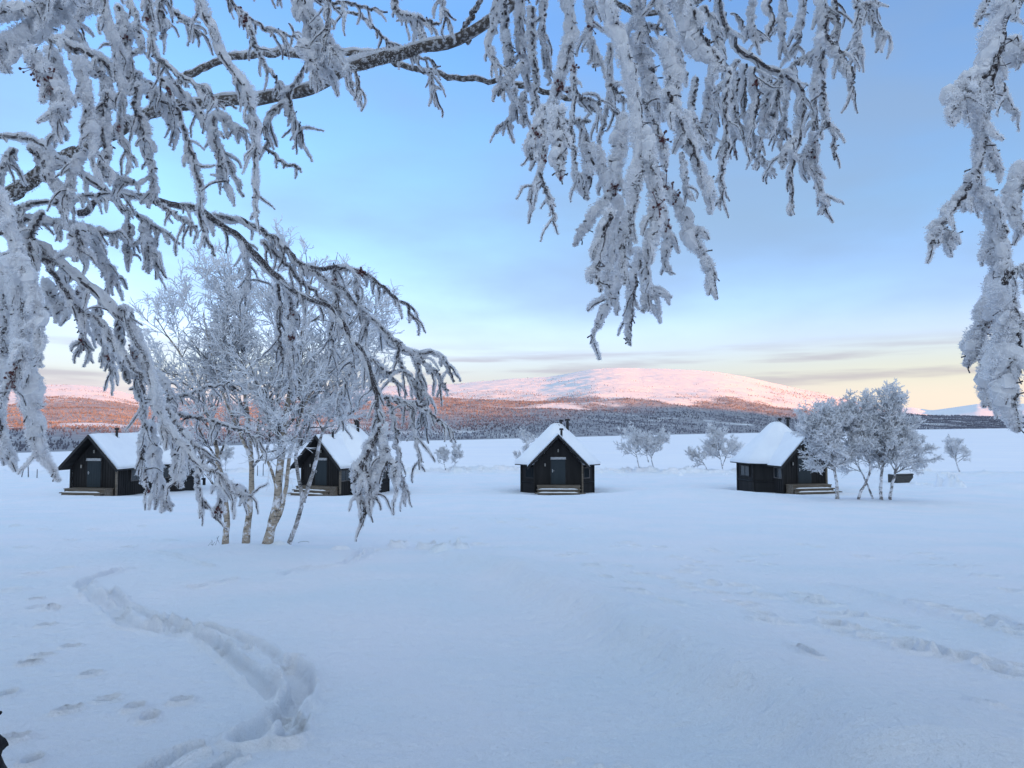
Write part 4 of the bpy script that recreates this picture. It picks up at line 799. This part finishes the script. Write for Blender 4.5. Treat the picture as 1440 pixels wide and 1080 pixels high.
BERR = {'hanging_branch.tangle': [(53, 95), (43, 118), (65, 133), (208, 145), (290, 145), (320, 22), (332, 35), (178, 55), (215, 28), (243, 125), (175, 182), (90, 262)], 'hanging_branch.curtain': [(755, 193), (935, 190), (945, 196), (818, 80), (880, 268), (930, 265), (787, 130), (738, 72), (760, 225), (788, 250), (925, 290), (940, 275), (945, 315), (780, 125), (832, 40)],
        'bough': [(505, 378), (512, 385), (470, 395), (405, 470), (408, 440)], 'bough.left': [(115, 480), (150, 500), (215, 700), (307, 715), (185, 505), (60, 560)], 'hanging_branch.fine': [(1030, 215), (1060, 120), (1155, 210)], 'hanging_branch.right': [(1385, 450), (1395, 500)], 'hanging_branch.edge': [(30, 520), (25, 535)]}
for g, items in TRACE.items():
    W = Acc(); FR = Acc(); n = 76; Pp = []; HF = []; CR = []
    islimb = g == 'limb'
    for (d, d2, fr, cr, pts, side) in items:
        m = len(pts); dd = np.linspace(d, d2, m); 
        if not islimb and g != 'bough': dd = dd + rng.uniform(-.25, .25) + np.cumsum(rng.normal(0, .015, m))
        c = resample(np.array([P(x, y, q) for (x, y), q in zip(pts, dd)]), n); sc = d / F
        c[1:-1] += np.stack([np.convolve(rng.normal(0, 2.2 * sc, n + 2), [.25, .5, .25], 'valid') for _ in range(3)], 1)[1:-1]; Pp.append(c - TP); HF.append(fr * sc * (1 + .75 * fbm(np.linspace(0, max(3, len(pts) * 1.3), n), np.full(n, rng.uniform(0, 99)), 2, 90)) * np.clip((1 - np.linspace(0, 1, n)) / .32, .05, 1) ** .65); CR.append(cr * sc * np.linspace(1.05, .6 if not islimb else .8, n))
    Pp = np.array(Pp); HF = np.array(HF) * ({'bough.left': .95, 'hanging_branch.tangle': 1.0, 'bough': .9, 'hanging_branch.right': 1.1, 'hanging_branch.edge': 1.0}.get(g, 1.0)); CR = np.array(CR)
    if islimb:
        for k, it in enumerate(items):
            W = Acc(); tubes(W, Pp[k:k + 1], CR[k:k + 1], 9, 1 + .12 * rng.normal(0, 1, (1, n, 9))); lo = W.build('limb', M_BARK, big, smooth=True)
            Q = Acc(); rime(Q, Pp[k:k + 1], HF[k:k + 1] * .8, np.array([[0, .25, 1.15]]) * (CR[k].mean() / HF[k].mean() * .8 + .35), .8); rime(Q, Pp[k:k + 1], CR[k:k + 1] * 1.15, np.zeros((1, 3)), .45, 1.1, False); Q.build('rime', M_FROST, lo)
        continue
    tubes(W, Pp, CR, 6, 1 + .15 * rng.normal(0, 1, (len(Pp), n, 6)))
    M_ = len(Pp); th = rng.uniform(-1, 1, M_); off = np.stack([-.35 + .45 * th, np.full(M_, .55), .25 + .2 * th], 1)
    off *= rng.uniform(.25, 1.05, (M_, 1)); CR *= .82
    rime(FR, Pp, HF, off, 1.0)
    # side twigs, drooping
    Ls = np.linalg.norm(np.diff(Pp, axis=1), axis=2).sum(1); pxl = Ls.sum() / (Pp[:, :, 1].mean() / F + TP[1] / F)
    dm = (Pp[:, :, 1] + TP[1]).mean(1); per = {'bough': 15, 'hanging_branch.fine': 16, 'hanging_branch.tangle': 12, 'bough.left': 16}.get(g, 22)
    cnt = int(pxl / per)
    pi, tt, p, dr, r = sprout(Pp, CR, cnt, .05, .98, .4, 1.1); sc = dm[pi] / F; hf = HF[pi, 34]
    Lt = rng.uniform(10, 46, cnt) * sc
    tw_ = grow(p, dr + np.array([0, 0, -.35]), Lt, 14, .16, (0, 0, -.13)); cr_ = (rng.uniform(.8, 1.4, cnt) * sc)[:, None] * np.linspace(1, .6, 14)
    tubes(W, tw_, cr_, 4); h2 = (np.clip(hf / sc * rng.uniform(.25, .7, cnt), 2.4, 9) * sc)[:, None] * np.r_[np.linspace(.6, 1, 4), np.ones(4), np.linspace(.95, .25, 6)]
    of2 = np.stack([rng.uniform(-.6, .3, cnt), rng.uniform(.2, .7, cnt), rng.uniform(-.1, .5, cnt)], 1); rime(FR, tw_, h2, of2, 1.0)
    # short bare spurs and buds poking out
    c5 = int(pxl / 14); pi, tt, p, dr, r = sprout(Pp, CR, c5, .02, .98, .5, 1.4); sc = dm[pi] / F; hf = HF[pi, 34]
    p = p + off[pi] * hf[:, None] * .5 * rng.uniform(0, 1, (c5, 1)); Lt = hf * rng.uniform(.5, 1.05, c5) + 1 * sc
    sp = grow(p, dr + np.array([0, -.5, -.2]), Lt, 4, .2); tubes(W, sp, (rng.uniform(.5, 1.1, c5) * sc)[:, None] * np.array([.8, .9, 1.0, 1.3]), 4)
    nm = 'bough' if g.startswith('bough') else 'hanging_branch'
    wo = W.build(nm, M_TWIG, big); FR.build('rime', M_FROST, wo)
    if g in BERR:
        for (x, y) in BERR[g]:
            Q = Acc(); q = Pp.reshape(-1, 3) + TP; uu = q[:, 0] / (q @ CF); vv = (q @ CU) / (q @ CF); e_ = np.hypot(uu * F + 720 - x, 540 - vv * F - y); j = np.argmin(e_)
            h_ = HF.reshape(-1)[j]; dd = q[j] @ CF; c = q[j] - TP + np.array([0, -h_ * .55, -h_ * .2])
            for k in range(8):
                o_ = c + rng.normal(0, 1, 3) * np.array([.45, .2, .6]) * h_; rr_ = rng.uniform(1.3, 2.3) * dd / F
                a = np.array([[o_ + (0, 0, rr_), o_ + (0, 0, rr_ * .7), o_, o_ - (0, 0, rr_ * .7), o_ - (0, 0, rr_)]]); tubes(Q, a, np.array([[.05, .72, 1, .72, .05]]) * rr_, 7)
                tubes(Q, np.array([[c + (0, h_ * .3, h_ * .3), (c + o_) / 2, o_]]), np.full((1, 3), .5 * dd / F), 4)
            Q.build('berry_cluster', M_BERRY, wo, smooth=True)

# ------------------------------------------------------------------ small things on the bank
p = ground_hit(1272, 679) - np.array([0, 0, .12]); t = tag(empty('wooden_skiff', p, R(14)), 'dark wooden boat bow in the snow behind the right trees', 'boat')
A = Acc(); sc = float(p[1]) / F
hull = [(-12 * sc, 0, .0), (6 * sc, 0, .0), (15 * sc, 0, 9 * sc), (14.5 * sc, 0, 14.5 * sc), (-12 * sc, 0, 13 * sc)]
A.prism(hull, (0, 1.1, 0)); A.build('hull', mat('weathered_planks', (.05, .05, .05), .8, (.08, .078, .075), 3, 5, stretch=(1, 1, 6), bump=.01), t)
A = Acc(); A.box(-12.6 * sc, 15 * sc, -.05, .06, 12.6 * sc, 14.2 * sc); A.build('gunwale', M_TRIM, t)
A = Acc(); A.prism([(-12 * sc, .05, 13.2 * sc), (14.2 * sc, .05, 14.6 * sc), (14 * sc, .05, 16 * sc), (0, .05, 16.6 * sc), (-12 * sc, .05, 14.8 * sc)], (0, 1.0, 0)); A.build('snow_cap', M_SNOWR, t, smooth=False)

def heap(name, px_, py_, wpx, hpx, label, group, seed, ww=1.6):
    p = ground_hit(px_, py_); s_ = float(p[1]) / F; A = Acc(); n, m = 30, 16
    a = np.linspace(0, 2 * math.pi, n + 1)[:-1]; r = np.linspace(0, 1, m); AA_, RR_ = np.meshgrid(a, r, indexing='ij')
    X = wpx * s_ * RR_ * np.cos(AA_); Y = ww * RR_ * np.sin(AA_); bump_ = fbm(X * 1.7 + seed, Y * 1.7, 4, seed, .65)
    Z = (hpx * s_ * (1 - RR_ ** 2)) * (.75 + 1.6 * bump_) - .12 * RR_
    v = np.stack([X, Y, Z], -1); i = (np.arange(n) * m)[:, None] + np.arange(m - 1)[None]; i2 = ((np.arange(n) + 1) % n * m)[:, None] + np.arange(m - 1)[None]
    A.add(v, np.stack([i, i + 1, i2 + 1, i2], -1).reshape(-1, 4)); o = A.build(name, M_SNOWR, smooth=True, loc=p); tag(o, label, 'snow heap', group)
HG = 'heaps of shovelled snow near the bank'
heap('snow_heap', 1320, 684, 7, 13, 'pointed pale snow block left of the broken heap, below the lone bank tree', HG, 3, .8)
heap('snow_heap', 1341, 685, 13, 12, 'wide broken heap of snow blocks below the lone bank tree', HG, 9)
heap('snow_heap', 1300, 682, 14, 5, 'low smooth snow mound between the dark boat and the snow blocks', HG, 14)
heap('snow_heap', 958, 669, 7, 4, 'small snow lump on the bank left of the leaning shrub', HG, 24, .6)
heap('snow_heap', 878, 669, 5, 4, 'small snow lump on the bank just right of the middle cabin', HG, 34, .6)
heap('snow_heap', 1021, 668, 5, 4, 'small snow lump at the left wall of the right cabin', HG, 44, .6)
for (x, y, h, lean, lab, wd) in [(30, 671, 14, .25, 'thin leaning post at the far left of the bank, first of three', 1.0), (40, 671, 18, -.06, 'tallest of the three thin posts at the left edge of the bank', 1.0), (52, 672, 12, .0, 'short thin post at the left edge, nearest to the leftmost cabin', .8),
                        (362, 669, 14, 0, 'thin post seen just right of the second birch trunk', .8), (370, 669, 17, 0, 'thin post between the second and third birch trunks', .8)]:
    p = ground_hit(x, y); s_ = float(p[1]) / F; A = Acc()
    tubes(A, np.array([[(0, 0, -.2), (lean * h * s_ * .5, 0, h * s_ * .5), (lean * h * s_, 0, h * s_), (lean * h * s_, 0, h * s_ + .01)]]), np.array([[1, .95, .85, .05]]) * .055 * wd, 6)
    tag(A.build('post', mat('grey_post', (.07, .07, .075), .9, (.2, .2, .22), 6), loc=p), lab, 'post', 'thin posts standing on the bank')
for (x, lab) in [(1424, 'small dark stone in the snow at the right edge, the left one of two'), (1438, 'small dark stone in the snow at the very right edge of the view')]:
    p = ground_hit(x, 683); A = Acc(); a = np.array([[(0, 0, -.05), (0, 0, .05), (.02, 0, .15), (0, 0, .24), (0, 0, .28)]]); tubes(A, a, np.array([[.1, .17, .19, .13, .02]]), 9, 1 + .15 * rng.normal(0, 1, (1, 5, 9)))
    tag(A.build('stone', M_METAL, loc=p, smooth=True), lab, 'stone', 'dark stones near the right edge')
# post standing right of the left cabin
p = ground_hit(287, 682); A = Acc(); A.box(-.10, .10, -.08, .08, -.2, .62); A.box(-.22, .1, -.07, .07, .45, .60)
tag(A.build('bollard', M_METAL, loc=p), 'short black post with a side arm just right of the leftmost cabin', 'post')
# dead grass stalks by the birch bases
for (x, y, lab) in [(304, 773, 'dry frosted grass tuft at the foot of the leftmost birch'), (436, 763, 'single bent dry stalk in the snow right of the birches')]:
    p = ground_hit(x, y); A = Acc(); c = 26 if x < 400 else 3
    b = grow(np.tile([[0, 0, -.02]], (c, 1)) + rng.normal(0, .09 if c > 5 else .02, (c, 3)) * (1, .5, 0), rng.normal(0, 1, (c, 3)) * (1, .4, .2) + (0, 0, .6), rng.uniform(.12, .34, c), 6, .3, (0, 0, -.18))
    tubes(A, b, np.full((c, 6), .004), 4); tag(A.build('grass_tuft', M_LIMB, loc=p), lab, 'grass tuft')

# ------------------------------------------------------------------ black dog, mostly outside the frame: rump and tail tip at lower left
def skin(name, nodes, edges, m, parent, loc=(0, 0, 0), sub=2):
    me = bpy.data.meshes.new(name); me.from_pydata([q[0] for q in nodes], edges, []); o = bpy.data.objects.new(name, me); COL.objects.link(o); o.parent = parent; o.location = loc
    md = o.modifiers.new('skin', 'SKIN'); me.skin_vertices or None
    if not me.skin_vertices: 
        bpy.context.view_layer.objects.active = o
    for v, q in zip(me.skin_vertices[0].data, nodes): v.radius = (q[1], q[1])
    me.skin_vertices[0].data[0].use_root = True
    md.use_smooth_shade = True; s_ = o.modifiers.new('sub', 'SUBSURF'); s_.levels = sub; s_.render_levels = sub
    me.materials.append(m); return o
rump = P(-28, 1092, 2.75)
gzd = float(gz(rump[0] - .3, rump[1]))
dog = tag(empty('dog', (rump[0], rump[1], gzd)), 'black dog at the lower left corner, only its back and tail tip in view', 'dog')
hz = rump[2] - gzd
nodes = [((0, 0, hz), .105), ((-.22, 0, hz + .00), .12), ((-.46, 0, hz + .01), .14), ((-.62, 0, hz + .08), .09), ((-.74, 0, hz + .20), .075), ((-.86, 0, hz + .20), .05), ((-.94, 0, hz + .17), .03),
         ((.03, -.08, hz - .14), .06), ((.10, -.08, hz - .27), .032), ((.05, -.08, .03), .022), ((-.01, -.08, .015), .025), ((.03, .08, hz - .14), .06), ((.10, .08, hz - .27), .032), ((.05, .08, .03), .022), ((-.01, .08, .015), .025),
         ((-.50, -.08, hz - .16), .05), ((-.48, -.08, hz - .30), .03), ((-.50, -.08, .02), .024), ((-.50, .08, hz - .16), .05), ((-.48, .08, hz - .30), .03), ((-.50, .08, .02), .024),
         ((.05, 0, hz + .10), .035), ((.02, 0, hz + .17), .032), ((.02, 0, hz + .215), .022), ((.075, 0, hz + .245), .006), ((-.73, -.05, hz + .29), .02), ((-.73, .05, hz + .29), .02)]
edges = [(0, 1), (1, 2), (2, 3), (3, 4), (4, 5), (5, 6), (0, 7), (7, 8), (8, 9), (9, 10), (0, 11), (11, 12), (12, 13), (13, 14), (2, 15), (15, 16), (16, 17), (2, 18), (18, 19), (19, 20), (0, 21), (21, 22), (22, 23), (23, 24), (4, 25), (4, 26)]
skin('body', nodes, edges, M_FUR, dog)
print('polys', sum(len(o.data.polygons) for o in S.objects if o.type == 'MESH'))
